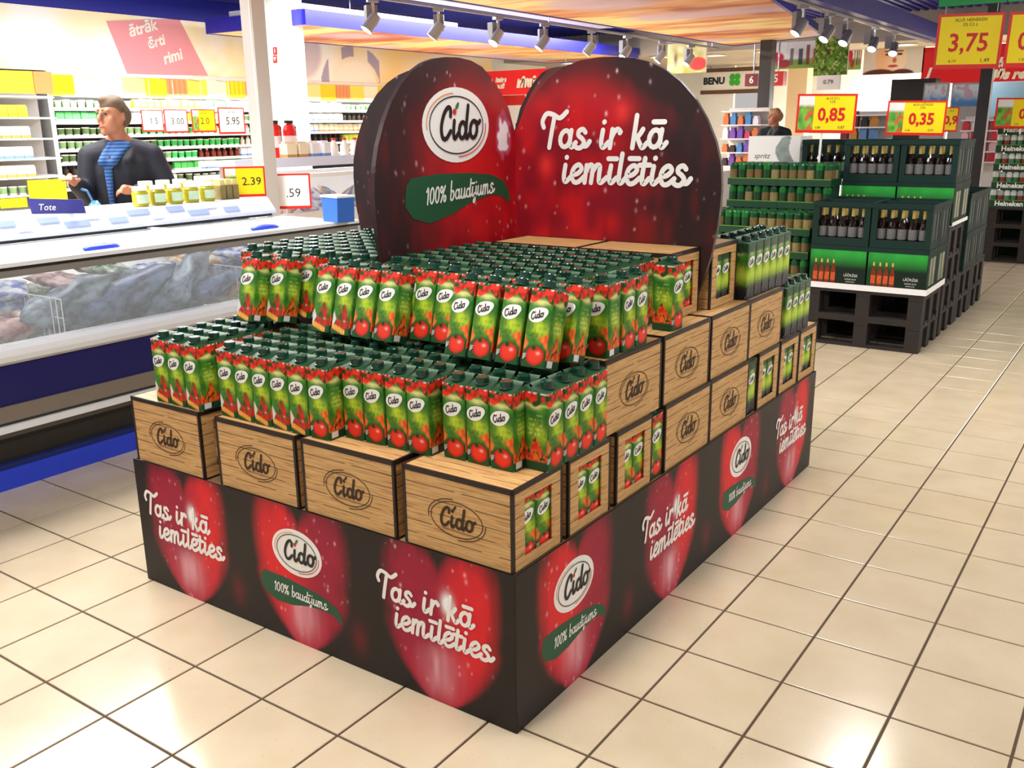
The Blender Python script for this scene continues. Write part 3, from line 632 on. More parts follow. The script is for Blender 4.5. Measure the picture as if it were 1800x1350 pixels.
# ------------------------------------------------------------------ crossed heart boards
HX, HY = -.900, 1.325
PROF = [(0.0, 1.530), (.020, 1.560), (.055, 1.633), (.108, 1.690), (.165, 1.738), (.23, 1.776), (.30, 1.795), (.38, 1.802), (.45, 1.800), (.52, 1.792), (.58, 1.776), (.64, 1.748), (.70, 1.706), (.755, 1.650), (.80, 1.582), (.835, 1.510), (.858, 1.432), (.864, 1.36), (.862, 1.29), (.855, 1.22), (.836, 1.12), (.81, 1.033), (.78, .950), (.765, .926)]
ZB = ZT2+.003
def prof_at(z):
    """inner and outer reach of a half heart at height z"""
    pk = 7; inn = 0.0
    if z > PROF[0][1]:
        for i in range(pk):
            (d0, z0), (d1, z1) = PROF[i], PROF[i+1]
            if z0 <= z <= z1: inn = d0+(d1-d0)*(z-z0)/(z1-z0)
        if z > PROF[pk][1]: inn = PROF[pk][0]
    out = PROF[-1][0]
    for i in range(pk, len(PROF)-1):
        (d0, z0), (d1, z1) = PROF[i], PROF[i+1]
        if z1 <= z <= z0: out = d0+(d1-d0)*(z0-z)/(z0-z1)
    if z >= PROF[pk][1]: out = PROF[pk][0]
    return inn, out
def big_paint(D, Z, side):
    n1 = vnoise(D*14, Z*14, 21+side); n2 = vnoise(D*30, Z*10, 23); st = vnoise(D*34, Z*5, 25)
    edge = np.clip((D-.30)/.45, 0, 1)
    top = smooth(1.58, 1.79, Z)
    red = lerp(HC('#c0121a'), HC('#7d0d20'), np.clip(n1*1.2-.1, 0, 1)); red = lerp(red, HC('#7a0a14'), np.clip((st-.45)*1.2, 0, .6))
    dark = np.clip(smooth(.15, .95, edge)*.98 + top*.85 + .25*(n2-.5)*edge, 0, 1)
    col = lerp(red, HC('#2c1b1b'), dark)
    if side == 0:     # lobe with the slogan
        g = np.exp(-(((D-.30)/.16)**2+((Z-1.62)/.09)**2)); col = lerp(col, HC('#d4141c'), g*.6)
        for cx, cz, r in ((.475, 1.61, .03), (.15, 1.42, .03)): col = lerp(col, HC('#e0302c'), np.exp(-(((D-cx)/r)**2+((Z-cz)/(r*1.3))**2))*.9)
    else:
        g = np.exp(-(((D-.30)/.24)**2+((Z-1.42)/.22)**2)); col = lerp(col, HC('#d8161a'), g*.75)
        h = np.exp(-(((D-.095)/.05)**2+((Z-1.535)/.08)**2))*(.6+.8*vnoise(D*60, Z*45, 41)); col = lerp(col, HC('#c86a8a'), smooth(.25, .5, h)*.7); col = lerp(col, HC('#f3eeee'), smooth(.52, .62, h))
    return col
def half_print(name, side, to3, parent):
    zs = np.concatenate([np.linspace(ZB, 1.7, 190), np.linspace(1.7, 1.8015, 60)[1:]]); nx = 200; rows = []; Ds = []
    for z in zs:
        a, b = prof_at(z); rows.append(np.linspace(a, b, nx))
    D = np.array(rows); Z = zs[:, None].repeat(nx, 1); col = big_paint(D, Z, side)
    body = np.clip(1-(D-.45)/.5, .25, 1); col = add_drops(col, D, Z, body, 80, 31+side, .0036)
    P = np.array([[to3(d, z) for d, z in zip(dr, zr)] for dr, zr in zip(D, Z)]); link(name, grid_mesh(name, P, col, PRINT), parent)
hb = thing('heart_board', 'tall crossed cardboard heart in dark red, rising from the top crates', 'display board', (0, 0, 0))
t2 = .009; YS = .945
def plate(name, plane, c0, sc):
    pts = [(d*sc, z) for d, z in PROF] ; full = [(c0+d, z) for d, z in pts] + [(c0-d, z) for d, z in reversed(pts[1:])]
    full[-0:] = []
    mb = MB(); n = len(full)
    if plane == 'xz': mb.prism(full, HY-t2, HY+t2, plane='xz')
    else: mb.prism(full, HX-t2, HX+t2, plane='yz')
    o = mb.obj(name, mat('dark_red_board', '#35201f', .45, noise=.1), hb); return o
# triangulated concave outline
def plate2(name, plane, c0, sc):
    zs = np.concatenate([np.linspace(ZB, 1.53, 30), np.linspace(1.53, 1.80, 40)[1:]]); mb = MB()
    for sg in (-1, 1):
        R = [prof_at(z) for z in zs]; vs = []
        for f in (-t2, t2):
            for (a, b), z in zip(R, zs):
                for d in (a, b):
                    q = c0+sg*d*sc; vs.append((q, HY+f, z) if plane == 'xz' else (HX+f, q, z))
        n = len(zs); fs = []
        for j in range(n-1):
            for o in (0, 2*n): fs.append((o+2*j, o+2*j+1, o+2*j+3, o+2*j+2))
            fs.append((2*j+1, 2*n+2*j+1, 2*n+2*j+3, 2*j+3))
            if zs[j] >= 1.529: fs.append((2*j, 2*j+2, 2*n+2*j+2, 2*n+2*j))
        fs.append((0, 1, 2*n+1, 2*n)); fs.append((2*n-2, 2*n-1, 4*n-1, 4*n-2))
        mb.add(vs, fs)
    o = link(name, mb.mesh(name, mat('dark_red_board', '#35201f', .4, noise=.1), weld=True), hb); return o
PX = plate2('cross_board', 'xz', HX, 1.0); PY = plate2('facing_board', 'yz', HY, YS)
half_print('slogan_print', 0, lambda d, z: (HX+d, HY-t2-.001, z), PX)
half_print('apple_print', 1, lambda d, z: (HX+t2+.001, HY-d*YS, z), PY)
half_print('apple_print', 1, lambda d, z: (HX+t2+.001, HY+d*YS, z), PY)
half_print('slogan_print', 0, lambda d, z: (HX-d, HY-t2-.001, z), PX)
mb = MB(); slogan(mb, -.755, 1.486, -.682, 1.360, .0672, lambda p: (p.x, HY-t2-.003, p.y)); mb.obj('slogan', [WHITEINK], PX)
mb = MB(); YP3 = lambda p, d=.002: (HX+t2+.001+d, p.x, p.y)
logo(mb, .948, 1.573, .384, .258, YP3, .0015); mb.obj('logo', LOGOM, PY)
mb = MB(); ribbon_banner(mb, .965, 1.338, .62, YP3, .055); mb.obj('green_ribbon', LOGOM, PY)

# ------------------------------------------------------------------ ceiling lamps (the light sources set at the top sit under these)
def make_lamp(x, y, ln, lw, z, lab):
    t = thing('ceiling_lamp', lab, 'lamp', (x, y, z), group='long ceiling lamps')
    mb = MB(); mb.box(-lw/2-.015, lw/2+.015, -ln/2, ln/2, .012, .075); mb.obj('housing', W, t)
    mb = MB(); mb.box(-.01, .01, -.01, .01, .075, 3.56-z if z > 3.2 else .15); mb.obj('hanger', GREY, t)
for i, (lx, ly, ln, pw, lw) in enumerate(LAMPS):
    make_lamp(lx, ly, ln, lw, 3.445 if ly < 20 else 2.905, ('long white ceiling lamp, ' + ['over the near corner of the display', 'over the aisle beside the display', 'over the gap before the beer pallets', 'over the chest freezer', 'over the aisle by the chilled shelves', 'over the far chilled shelves', 'over the beer aisle', 'over the second freezer', 'over the mall passage', 'over the far checkouts'][i]))

# ------------------------------------------------------------------ chest freezer beside the display
fz = thing('chest_freezer', 'long navy and white chest freezer with glass front beside the display', 'freezer', (-2.93, 0, 0))
Y0, Y1 = -3.6, 2.62
def fpart(name, m, *boxes, parent=fz, **kw):
    mb = MB()
    for b in boxes: mb.box(*b)
    return mb.obj(name, m, parent, **kw)
fpart('kick_strip', BLUE, (-.05, .012, Y0, Y1, 0, .094)); fpart('kick_edge', mat('dark_blue_edge', '#1b2b66', .4), (-.06, .004, Y0, Y1, .094, .118))
fpart('plinth', mat('freezer_charcoal', '#2b2724', .35), (-1.3, -.03, Y0, Y1, .118, .232)); fpart('plinth_cap', mat('freezer_grey', '#6f6a62', .35), (-1.3, -.012, Y0, Y1, .232, .262))
fpart('bumper', W, (-.06, .018, Y0, Y1, .262, .292)); fpart('bumper_gap', mat('freezer_slate', '#4c524c', .35), (-.06, -.004, Y0, Y1, .292, .310))
fpart('lower_trim', mat('freezer_taupe', '#8f8478', .3, metal=.3), (-.06, .012, Y0, Y1, .310, .382)); fpart('front_panel', NAVY, (-.06, 0, Y0, Y1, .382, .566))
rim = MB()
prof = [(-.07, .566), (.004, .566), (.020, .580), (.026, .605), (.018, .632), (-.004, .648), (-.07, .648)]
rim.prism(prof, Y0, Y1, plane='xz'); rim.obj('white_rim', W, fz, smooth=False)
fpart('tub_floor', WB, (-1.3, -.07, Y0, Y1, .40, .43)); fpart('tub_back', WB, (-1.32, -1.28, Y0, Y1, .43, 1.0))
fpart('tub_end', WB, (-1.3, -.02, Y1-.03, Y1, .118, .97))
fpart('tub_front', WB, (-.08, -.06, Y0, Y1, .43, .62))
g = MB(); g.prism([(-.022, .648), (-.016, .648), (-.066, .948), (-.072, .948)], Y0, Y1, plane='xz'); g.obj('front_glass', GLASS, fz)
fpart('top_rail', mat('rail_grey', '#9a958c', .3, metal=.3), (-.11, -.058, Y0, Y1, .940, .972)); fpart('rail_line', mat('rail_dark', '#26221e', .4), (-.11, -.054, Y0, Y1, .972, .985)); fpart('rail_cap', W, (-.135, -.052, Y0, Y1, .985, 1.004))
g = MB(); g.prism([(-.13, .992), (-.13, .996), (-.82, .999), (-.82, .995)], Y0, Y1, plane='xz'); g.obj('lid_glass', mat('lid_glass', '#f3f7fa', .05, alpha=.55, spec=.8), fz)
for k, y in enumerate((-2.6, -1.55, -.5, .55, 1.6)):
    g = MB(); g.prism([(-.13, .997), (-.13, 1.008), (-.82, 1.011), (-.82, 1.000)], y, y+.035, plane='xz'); g.obj('lid_frame', W, fz)
    h = MB(); h.blob((0, 0, 0), (.05, .10, .022)); h.obj('lid_handle', BLUE, fz, (-.2, y+.36, 1.006), smooth=True)
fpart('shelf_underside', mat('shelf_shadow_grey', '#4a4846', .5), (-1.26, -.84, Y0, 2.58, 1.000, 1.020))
pr = MB(); pr.prism([(-.80, 1.020), (-.80, 1.040), (-.87, 1.122), (-.89, 1.122), (-.89, 1.020)], Y0, 2.58, plane='xz'); PRAIL = pr.obj('price_rail', mat('pale_blue_rail', '#dfe6fa', .35), fz)
for k in range(26):                                              # price tickets clipped along the rail, two rows
    y = -1.2 + k*.135; tk = MB(); q = .35 if k % 2 else .72
    x, z = -.80-.07*q, 1.040+.083*q
    tk.prism([(x+.0005-.012, z+.016), (x+.003-.012, z+.017), (x+.003+.012, z-.011), (x+.0005+.012, z-.012)], y, y+.085+.03*(k % 3), plane='xz'); tk.obj('price_ticket', mat('ticket_blue', '#9fb4ec', .5) if k % 3 else WB, PRAIL)
fpart('shelf_top', W, (-1.28, -.88, Y0, 2.58, 1.108, 1.124))
for y in (-1.4, .4, 2.2): fpart('shelf_post', GREY, (-1.1, -1.05, y, y+.05, .43, 1.00))
# real tube lights under the shelf of the freezer
for y in (-.6, 1.2):
    o = area('freezer_tube_light', (-2.93-.86, y, 0.985), .05, 1.6, 4, (1, 1, 1)); o.rotation_euler = (0, math.radians(50), 0)
# wire baskets
WIRE = mat('white_wire', '#f4f6f6', .3)
def wire_panel(name, x0, x1, y, z0, z1, lab):
    t = thing(name, lab, 'wire divider', (x0, y, z0), group='freezer wire dividers'); n = int((x1-x0)/.045); mb = MB()
    for p in range(2): mb.tube([(0, 0, p*(z1-z0)), (x1-x0, 0, p*(z1-z0))], .004, 6)
    mb.obj('rail', WIRE, t)
    v = MB()
    for k in range(n+1): v.tube([(k*(x1-x0)/n, 0, 0), (k*(x1-x0)/n, 0, z1-z0)], .0025, 5)
    for k in range(1, 4): v.tube([(0, 0, k*(z1-z0)/4), (x1-x0, 0, k*(z1-z0)/4)], .0025, 5)
    v.obj('mesh_wires', WIRE, t, kind='stuff')
wire_panel('wire_divider', -3.72, -3.02, .60, .435, .80, 'white wire divider between frozen bags, nearer one')
wire_panel('wire_divider', -3.72, -3.02, 1.75, .435, .80, 'white wire divider between frozen bags, farther one')
# bags of frozen food
def bag_mesh(c1, c2, seed, name):
    n = 18; vs = []; fs = []; r = np.random.default_rng(seed); ph = r.uniform(0, 6, 6)
    P = {}
    for side in (1, -1):
        for j in range(n+1):
            for i in range(n+1):
                u = i/n*2-1; v = j/n*2-1; hgt = (max(0, 1-u**4)*max(0, 1-v**4))**.6
                w_ = .10*math.sin(7*u+ph[0])*math.sin(6*v+ph[1])+.06*math.sin(13*u+ph[2]+5*v)
                P[(side, i, j)] = len(vs); vs.append((u*.5, v*.5, side*hgt*(.22+w_*.6)))
    for side in (1, -1):
        for j in range(n):
            for i in range(n): fs.append((P[(side, i, j)], P[(side, i+1, j)], P[(side, i+1, j+1)], P[(side, i, j+1)]))
    me = bpy.data.meshes.new(name); me.from_pydata(vs, [], fs); bm = bmesh.new(); bm.from_mesh(me); bmesh.ops.remove_doubles(bm, verts=bm.verts, dist=1e-4); bmesh.ops.recalc_face_normals(bm, faces=bm.faces); bm.to_mesh(me); bm.free()
    me.polygons.foreach_set('use_smooth', [True]*len(me.polygons)); me.materials.append(bag_mat(c1, c2)); return me
def bag_mat(c1, c2):
    k = 'bag_'+c1+c2
    if k in MATS: return MATS[k]
    m = bpy.data.materials.new(k); m.use_nodes = True; nt = m.node_tree; b = nt.nodes['Principled BSDF']; L = nt.links.new
    tc = nt.nodes.new('ShaderNodeTexCoord'); v = nt.nodes.new('ShaderNodeTexNoise'); v.inputs['Scale'].default_value = 4.5; v.inputs['Detail'].default_value = 3; L(tc.outputs['Object'], v.inputs['Vector'])
    cr = nt.nodes.new('ShaderNodeValToRGB'); e = cr.color_ramp.elements; e[0].position = .40; e[0].color = (*hexc(c1), 1); e[1].position = .58; e[1].color = (*hexc(c2), 1); L(v.outputs['Fac'], cr.inputs[0]); L(cr.outputs[0], b.inputs['Base Color'])
    b.inputs['Roughness'].default_value = .25; MATS[k] = m; return m
BAGS = [('#dfe6ee', '#2450b8', 'white bag with blue print'), ('#3a4c66', '#9db2c4', 'slate blue fish bag'), ('#ece6d4', '#c88a1e', 'cream bag with golden fries'), ('#7a2430', '#cfa9a6', 'dark red berry bag'), ('#dde3d6', '#2f6236', 'white bag with green vegetables'), ('#26345f', '#7f96bf', 'navy blue shrimp bag')]
bm_ = [bag_mesh(a, b, 50+i, 'bag_film') for i, (a, b, c) in enumerate(BAGS)]
spots = []
for i, (y, x, k, s, rx) in enumerate([(-.35, -3.22, 3, .42, .3), (-.05, -3.15, 0, .40, .2), (.20, -3.25, 2, .36, .5), (.42, -3.14, 3, .34, .2), (.44, -3.45, 0, .42, .1), (.75, -3.15, 1, .46, .9), (.80, -3.48, 4, .40, .2), (1.05, -3.22, 5, .52, .8), (1.12, -3.52, 4, .42, .1), (1.38, -3.16, 1, .48, 1.0), (1.42, -3.48, 2, .40, .2), (1.62, -3.2, 5, .36, .6), (1.95, -3.18, 2, .42, .4), (2.02, -3.5, 0, .42, .2), (2.25, -3.2, 0, .40, .5), (2.40, -3.45, 4, .36, .2), (.12, -3.52, 4, .42, .1), (-.2, -3.55, 2, .4, .1)]):
    o = link('frozen_food_bag', bm_[k], None, (min(x, -3.30)-.02*(x < -3.4)*5, y, .64+.06*(x < -3.4)+.05*rx), (rx*.4, -rx*.6, .3*math.sin(i*2.3)), BAGS[k][2]+' in the freezer, '+ORD[i % 14]+(' along the glass' if x > -3.35 else ' along the rear')+(' row' if i < 14 else ' pile'), 'frozen food', 'bags in the freezer'); o.scale = (s*.98, s*1.12, s*.75)
for i in range(10):                                              # flat white packs lying on top of the bags
    k = [0, 4, 2, 0, 3, 4, 0, 2, 0, 4][i]; o = link('frozen_food_pack', bm_[k], None, (-3.42-.10*(i % 2), -.30+i*.29, .80+.02*(i % 3)), (.1*math.sin(i), .12, .5*math.sin(i*1.7)), BAGS[k][2].replace('bag', 'pack')+f' lying on top of the freezer heap, {ORD[i]} along', 'frozen food', 'packs on top of the freezer heap'); o.scale = (.30, .26, .13)
# jars, packs and signs on the freezer shelf
def jar(name, loc, lab, body, labelc, grp, r=.047, h=.105):
    t = thing(name, lab, 'jar', loc, group=grp)
    mb = MB(); mb.lathe([(r*.9, 0), (r, .008), (r, h*.78), (r*.86, h*.88), (r*.86, h*.9)], 20); mb.obj('jar_glass', mat('jar_'+body, body, .15, noise=.25, nscale=60), t, smooth=False)
    mb = MB(); mb.lathe([(r*.92, h*.9), (r*.92, h*1.08), (r*.85, h*1.11)], 20); mb.obj('lid', W, t)
    mb = MB(); n = 10; a0 = -1.0; vs = []
    for k in range(n+1):
        a = a0+k*2.0/n; vs += [((r+.001)*math.cos(a), (r+.001)*math.sin(a), h*.18), ((r+.001)*math.cos(a), (r+.001)*math.sin(a), h*.68)]
    mb.add(vs, [(2*k, 2*k+2, 2*k+3, 2*k+1) for k in range(n)]); mb.obj('paper_label', mat('jl_'+labelc, labelc, .5, noise=.1), t); return t
SHX = -2.93-.945
JP = [wp(u, v, z=1.125) for u, v in ()]
for k in range(5): jar('pickle_jar', (SHX, 1.66+k*.122, 1.125), f'{ORD[k]} jar of yellow pickle relish on the freezer shelf, white lid', '#b9b02e' if k != 1 else '#a89a2a', '#cfe6c0', 'jars on the freezer shelf')
for k in range(3): jar('mustard_jar', (SHX-.14, 1.80+k*.125, 1.125), f'{ORD[k]} mustard jar behind the pickle jars', '#d6c430', '#e8e29a', 'jars on the freezer shelf', h=.125)
for k in range(6):
    mb = MB(); mb.box(-.04, .04, -.022, .022, 0, .09); mb.box(-.035, .035, -.018, .018, .09, .125, 1); mb.obj('croissant_pack', [mat('pack_brown', '#8a7a4a', .5, noise=.4, nscale=50), mat('pack_gold', '#e6cf86', .5, noise=.3, nscale=60)], None, (SHX-.02-.09*(k % 2), 2.26+.052*(k//2), 1.125), label=f'{ORD[k]} golden snack pack standing beside the jars', cat='snack pack', group='snack packs on the freezer shelf')
# framed price signs
def sign(name, loc, wd, ht, lab, face=YELLOW, rot=(0, 0, 0), lines=(), frame=REDFRAME, side=None, post=0, th_=.012):
    t = thing(name, lab, 'price sign', loc, rot=rot)
    mb = MB(); f = ht*.05
    mb.box(-wd/2, wd/2, -th_/2, th_/2, 0, f*1.6); mb.box(-wd/2, wd/2, -th_/2, th_/2, ht-f, ht); mb.box(-wd/2, -wd/2+f, -th_/2, th_/2, f*1.6, ht-f); mb.box(wd/2-f, wd/2, -th_/2, th_/2, f*1.6, ht-f); mb.obj('frame', frame, t)
    mb = MB(); mb.box(-wd/2+f*.9, wd/2-f*.9, -th_*.3, th_*.3, f*1.5, ht-f*.9); mb.obj('card', face, t)
    if side:
        nx, ny = 14, 22; U, V = np.meshgrid(np.linspace(0, 1, nx), np.linspace(0, 1, ny)); n = vnoise(U*5, V*7, len(lab)); c = lerp(HC('#2f8a3a'), HC('#8ed04a'), n); c = lerp(c, HC('#e05a3a'), (vnoise(U*6+3, V*6, 4) > .72)*.9); c = lerp(c, HC('#f4f4ee'), smooth(.68, .75, V))
        P = np.stack([-wd/2+f+U*wd*.26, np.full_like(U, -th_*.3-.0008), f*1.7+V*(ht-f*2.8)], 2); link('picture_strip', grid_mesh('picture_strip', P, c, PRINTM), t)
    for (txt, sz, x, z, m, kw) in lines: letter(txt, sz, m, t, (x, -th_*.3-.0015, z), **kw)
    if post:
        mb = MB(); mb.tube([(-.02, .004, .0), (-.02, .004, -post)], .009, 8); mb.obj('post', W, t)
    return t
facecam = lambda p: (0, 0, math.atan2(CAM[0]-p[0], -(CAM[1]-p[1])))
def price(wd, ht, top, big, b1, b2, ox=0.06):
    return ((top, ht*.085, ox*wd, ht*.84, INK, dict(sx=.9)), (big, ht*.46, ox*wd, ht*.46, REDINK, dict(bold=.004, sx=.9)), (b1, ht*.08, -.22*wd+ox*wd, ht*.14, INK, {}), (b2, ht*.1, .28*wd, ht*.15, INK, {}))
sign('price_sign', (SHX-.05, 2.50, 1.125), .27, .20, 'yellow price sign in red frame on the freezer shelf end', rot=(0, 0, .9), side=True, lines=(('2.39', .075, .045, .10, INK, {}),))
p = (-5.95, 4.69, .80); sign('price_sign', p, .46, .34, 'white price sign in thin red frame before the second freezer', WB, (0, 0, .75), (('.59', .12, .06, .15, INK, {}),), post=.06)
tb = thing('shelf_talker', 'small slanted navy sign lying on the freezer price rail', 'sign', (-2.93-.93, 1.13, 1.125), .62)
mb = MB(); mb.prism([(-.15, .0), (.15, .0), (.14, .075), (-.16, .085)], -.004, .004, plane='xz'); mb.obj('card', mat('navy_sign', '#2a2a78', .5), tb); letter('Tote', .05, WHITEINK, tb, (-.06, -.006, .035), shear=.2)

# blue tote bin on the freezer end
bn = thing('blue_tote', 'blue plastic tote with white rim behind the far cartons', 'tote', (-2.93-.09, 2.46, 1.005), -.25)
mb = MB(); mb.prism([(-.085, 0), (.085, 0), (.095, .15), (-.095, .15)], -.06, .06, plane='xz'); mb.obj('tub', mat('tote_blue', '#2f6ac4', .35), bn); mb = MB(); mb.box(-.1, .1, -.066, .066, .15, .162); mb.obj('rim', W, bn)

# ------------------------------------------------------------------ chilled wall shelving
WX = -12.0
BAN_T, BAN_B, HD_B = 3.23, 2.36, 2.05
ZS = [.56, .75, .93, 1.114, 1.30, 1.495, 1.69, 1.88]
def shelf_unit(name, y0, y1, lab, end_post=True, zs=ZS):
    t = thing(name, lab, 'shelving', (WX, y0, 0)); L = y1-y0
    mb = MB(); mb.box(-.62, -.58, 0, L, 0, BAN_B); mb.obj('back_panel', mat('shelf_back_shade', '#54524f', .6), t)  # back panel darkened to stand in for shadow above the products
    mb = MB(); mb.box(-.6, .05, 0, L, 0, .45); mb.obj('tub', W, t)
    mb = MB(); mb.box(-.6, .04, 0, L, BAN_B-.02, BAN_B+.03); mb.obj('canopy', W, t)
    for k, z in enumerate(zs):
        mb = MB(); mb.box(-.58, 0, .02, L-.02, z-.012, z); s = mb.obj('shelf', W, t); mb = MB(); mb.box(0, .012, .02, L-.02, z-.03, z+.012); mb.obj('price_rail', W, s)
    for y in (0, L):
        mb = MB(); mb.box(-.6, .04, y-.035, y+.035, 0, BAN_B); mb.obj('end_panel', mat('grey_end', '#c4c4c6', .4, metal=.2), t)
    return t
YA, YB, YC, YD = 5.85, 9.75, 10.30, 16.5
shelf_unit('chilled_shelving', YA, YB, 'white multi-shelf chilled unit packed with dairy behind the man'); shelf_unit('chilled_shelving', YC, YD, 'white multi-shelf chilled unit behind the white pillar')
def header(y0, y1, seed, lab, parent_lab):
    nx = int((y1-y0)*60); Yv = np.linspace(0, 1, nx)[None].repeat(6, 0); q = Yv*(y1-y0)
    cols = [HC(h) for h in ('#f06a3a', '#ffe000', '#fff6c8', '#ffffff', '#fff3a0', '#ffdc2a', '#f4a06a', '#ffe860', '#fff8e0', '#ffe62a', '#f6a87a', '#ffee90')]
    idx = (vnoise(q*3.0, q*0+seed, seed)*0 + np.floor(q*2.6+seed)).astype(int) % len(cols); c = np.array(cols)[idx]
    flute = .5+.5*np.cos(q*2*np.pi/.09); c = lerp(c, c*.62, flute**6*((idx % 3) == 0))
    P = np.stack([np.full_like(q, WX+.062), y0+q, np.linspace(HD_B, BAN_B-.02, 6)[:, None].repeat(nx, 1)], 2)
    t = thing('header_panel', lab, 'header panel', (0, 0, 0)); mb = MB(); mb.box(WX+.02, WX+.06, y0, y1, HD_B, BAN_B-.02); mb.obj('board', W, t); link('print', grid_mesh('print', P, c, PRINTL), t)
header(YA, YB, 1, 'yellow and orange striped header above the dairy shelves', ''); header(YC, YD, 3, 'pale yellow striped header above the far chilled shelves', '')
def wall_banner(y0, y1, kind, lab):
    nx, ny = int((y1-y0)*40), 44; q, z = np.meshgrid(np.linspace(0, y1-y0, nx), np.linspace(0, 1, ny)); n = vnoise(q*1.4+3, z*2.2, 9); n2 = vnoise(q*6, z*6, 10)
    if kind == 0:
        c = lerp(HC('#ffffff'), HC('#fff2c4'), np.clip((n-.4)*2, 0, 1)); c = lerp(c, HC('#f2c4a4'), np.clip(np.exp(-((q-.45+z*.2)/.18)**2)*.9, 0, 1)); c = lerp(c, HC('#fbeab4'), ((q > 4.6)*1.0)*(.3+.6*n2)); c = lerp(c, HC('#ffe2d8'), smooth(.5, .1, q))
    else:
        c = lerp(HC('#ffffff'), HC('#fbdc94'), smooth(.9, 1.7, q)*np.clip(.3+n, 0, 1)); d = np.hypot(q-.45, (z-.6)*.8); c = lerp(c, HC('#d9cfe0'), smooth(.5, .35, d)); d2 = np.hypot(q-1.75, (z+.1)*1.0); c = lerp(c, HC('#fff6ea'), smooth(.62, .56, d2)); tri = (np.abs(np.hypot(q-1.75, (z+.1))-.8) < .12)*(np.sin(q*9) > .1); c = lerp(c, HC('#8f86b8'), tri*.8); c = lerp(c, HC('#2a9a78'), ((q > 2.7) & (q < 3.0) & (z > .8))*.9)
    t = thing('wall_banner', lab, 'banner', (0, 0, 0)); mb = MB(); mb.box(WX-.02, WX+.02, y0, y1, BAN_B+.03, BAN_T); mb.obj('board', W, t)
    P = np.stack([np.full_like(q, WX+.022), y0+q, BAN_B+.03+z*(BAN_T-BAN_B-.03)], 2); link('print', grid_mesh('print', P, c, PRINTL), t); return t
wb = wall_banner(3.6, YB, 0, 'pale yellow food banner with pink slogan block above dairy shelves'); wall_banner(YC, YD, 1, 'white and yellow banner above the far chilled shelves')
mb = MB(); qd = [wp(187, 37, x=WX+.03), wp(315, 33, x=WX+.03), wp(366, 133, x=WX+.03), wp(224, 130, x=WX+.03)]
mb.prism([(p[1], p[2]) for p in qd], WX+.023, WX+.030, plane='yz'); pk = mb.obj('slogan_block', mat('pink_block', '#e89aa4', .5), wb)
for txt, u, v, sz in (('ātrāk', 250, 50, .22), ('ērti', 274, 74, .21), ('rimi', 303, 100, .23)):
    p = wp(u, v, x=WX+.035); o = letter(txt, sz, WHITEINK, wb, p, (PI/2, 0, PI/2), bold=.007, shear=.2); o.rotation_euler = (PI/2, -.28, PI/2)
mb = MB(); mb.box(WX-.1, WX+.03, 3.0, 17.0, BAN_T, 3.56); mb.obj('trim_1', BLUECEIL, kind='structure', label='dark blue bulkhead above the wall banners')
# strip lamps built into the header, lighting shelves and banner
for (y0, y1) in ((YA, YB), (YC, YD)):
    o = area('shelf_strip_light', (WX+.16, (y0+y1)/2, 2.02), .05, y1-y0-.2, 60, (1, 1, .98)); o.rotation_euler = (0, math.radians(62), 0)
    t = thing('strip_lamp', 'slim strip lamp along the edge of the '+('dairy' if y0 == YA else 'far chilled')+' shelf header', 'lamp', (WX+.17, y0, 2.035)); mb = MB(); mb.box(-.03, .03, .1, y1-y0-.1, 0, .02); mb.obj('housing', W, t)
    mb = MB()
    for k in range(3): mb.box(-.11, -.03, .2+k*(y1-y0-.5)/2, .23+k*(y1-y0-.5)/2, .005, .015)
    mb.obj('brackets', W, t)
# products on the shelves
def pot_me(c1, c2, name):
    mb = MB(); mb.lathe([(.034, 0), (.036, .02), (.042, .085), (.044, .088), (.044, .096), (.0001, .096)], 12)
    mb.m = [0]*len(mb.f); me = mb.mesh(name, [mat('pk'+c1, c1, .4), mat('pk'+c2, c2, .4)])
    for p in me.polygons:
        z = sum(me.vertices[v].co.z for v in p.vertices)/len(p.vertices); p.material_index = 1 if .03 < z < .075 else 0
    return me
def pack_me(c1, c2, name):
    mb = MB(); mb.box(-.045, .045, -.05, .05, 0, .035, 1); mb.box(-.044, .044, -.049, .049, .035, .115, 0); mb.box(-.02, .02, -.05, .05, .115, .13, 0)
    return mb.mesh(name, [mat('pk'+c1, c1, .45), mat('pk'+c2, c2, .45)])
def bottle_me(c1, c2, name):
    mb = MB(); mb.lathe([(.036, 0), (.038, .01), (.038, .085), (.016, .118), (.016, .13)], 12, 0); mb.lathe([(.018, .13), (.018, .148), (.0001, .148)], 10, 1)
    return mb.mesh(name, [mat('pk'+c1, c1, .35), mat('pk'+c2, c2, .4)])
PKS = [('yogurt_pot', 'yogurt pot', pot_me, '#f6f6f2', '#7ea06a', 'white pot with green band'), ('yogurt_pot', 'yogurt pot', pot_me, '#f7f3e6', '#4f6a3a', 'cream pot with dark green band'), ('dairy_pack', 'dairy pack', pack_me, '#ffd83a', '#f2b01e', 'yellow pack'), ('dairy_pack', 'dairy pack', pack_me, '#4fb45a', '#e8f4e4', 'green pack'),
       ('dairy_pack', 'dairy pack', pack_me, '#f6f6fa', '#7a9ad8', 'white and blue pack'), ('drink_bottle', 'bottle', bottle_me, '#f4efe6', '#d83a2a', 'white bottle with red cap'), ('yogurt_pot', 'yogurt pot', pot_me, '#e9f6e8', '#34b45a', 'white pot with bright green band'), ('sauce_jar', 'jar', bottle_me, '#7a2a1c', '#e8e0d0', 'dark red jar'), ('dairy_pack', 'dairy pack', pack_me, '#c8dc4a', '#f6f8d8', 'lime pack'), ('drink_bottle', 'bottle', bottle_me, '#3a2a22', '#2a2a2a', 'dark brown bottle'), ('dairy_pack', 'dairy pack', pack_me, '#f4e8c8', '#c89a5a', 'cream and brown pack')]
PM = [f(a, b, n) for n, c, f, a, b, d in PKS]
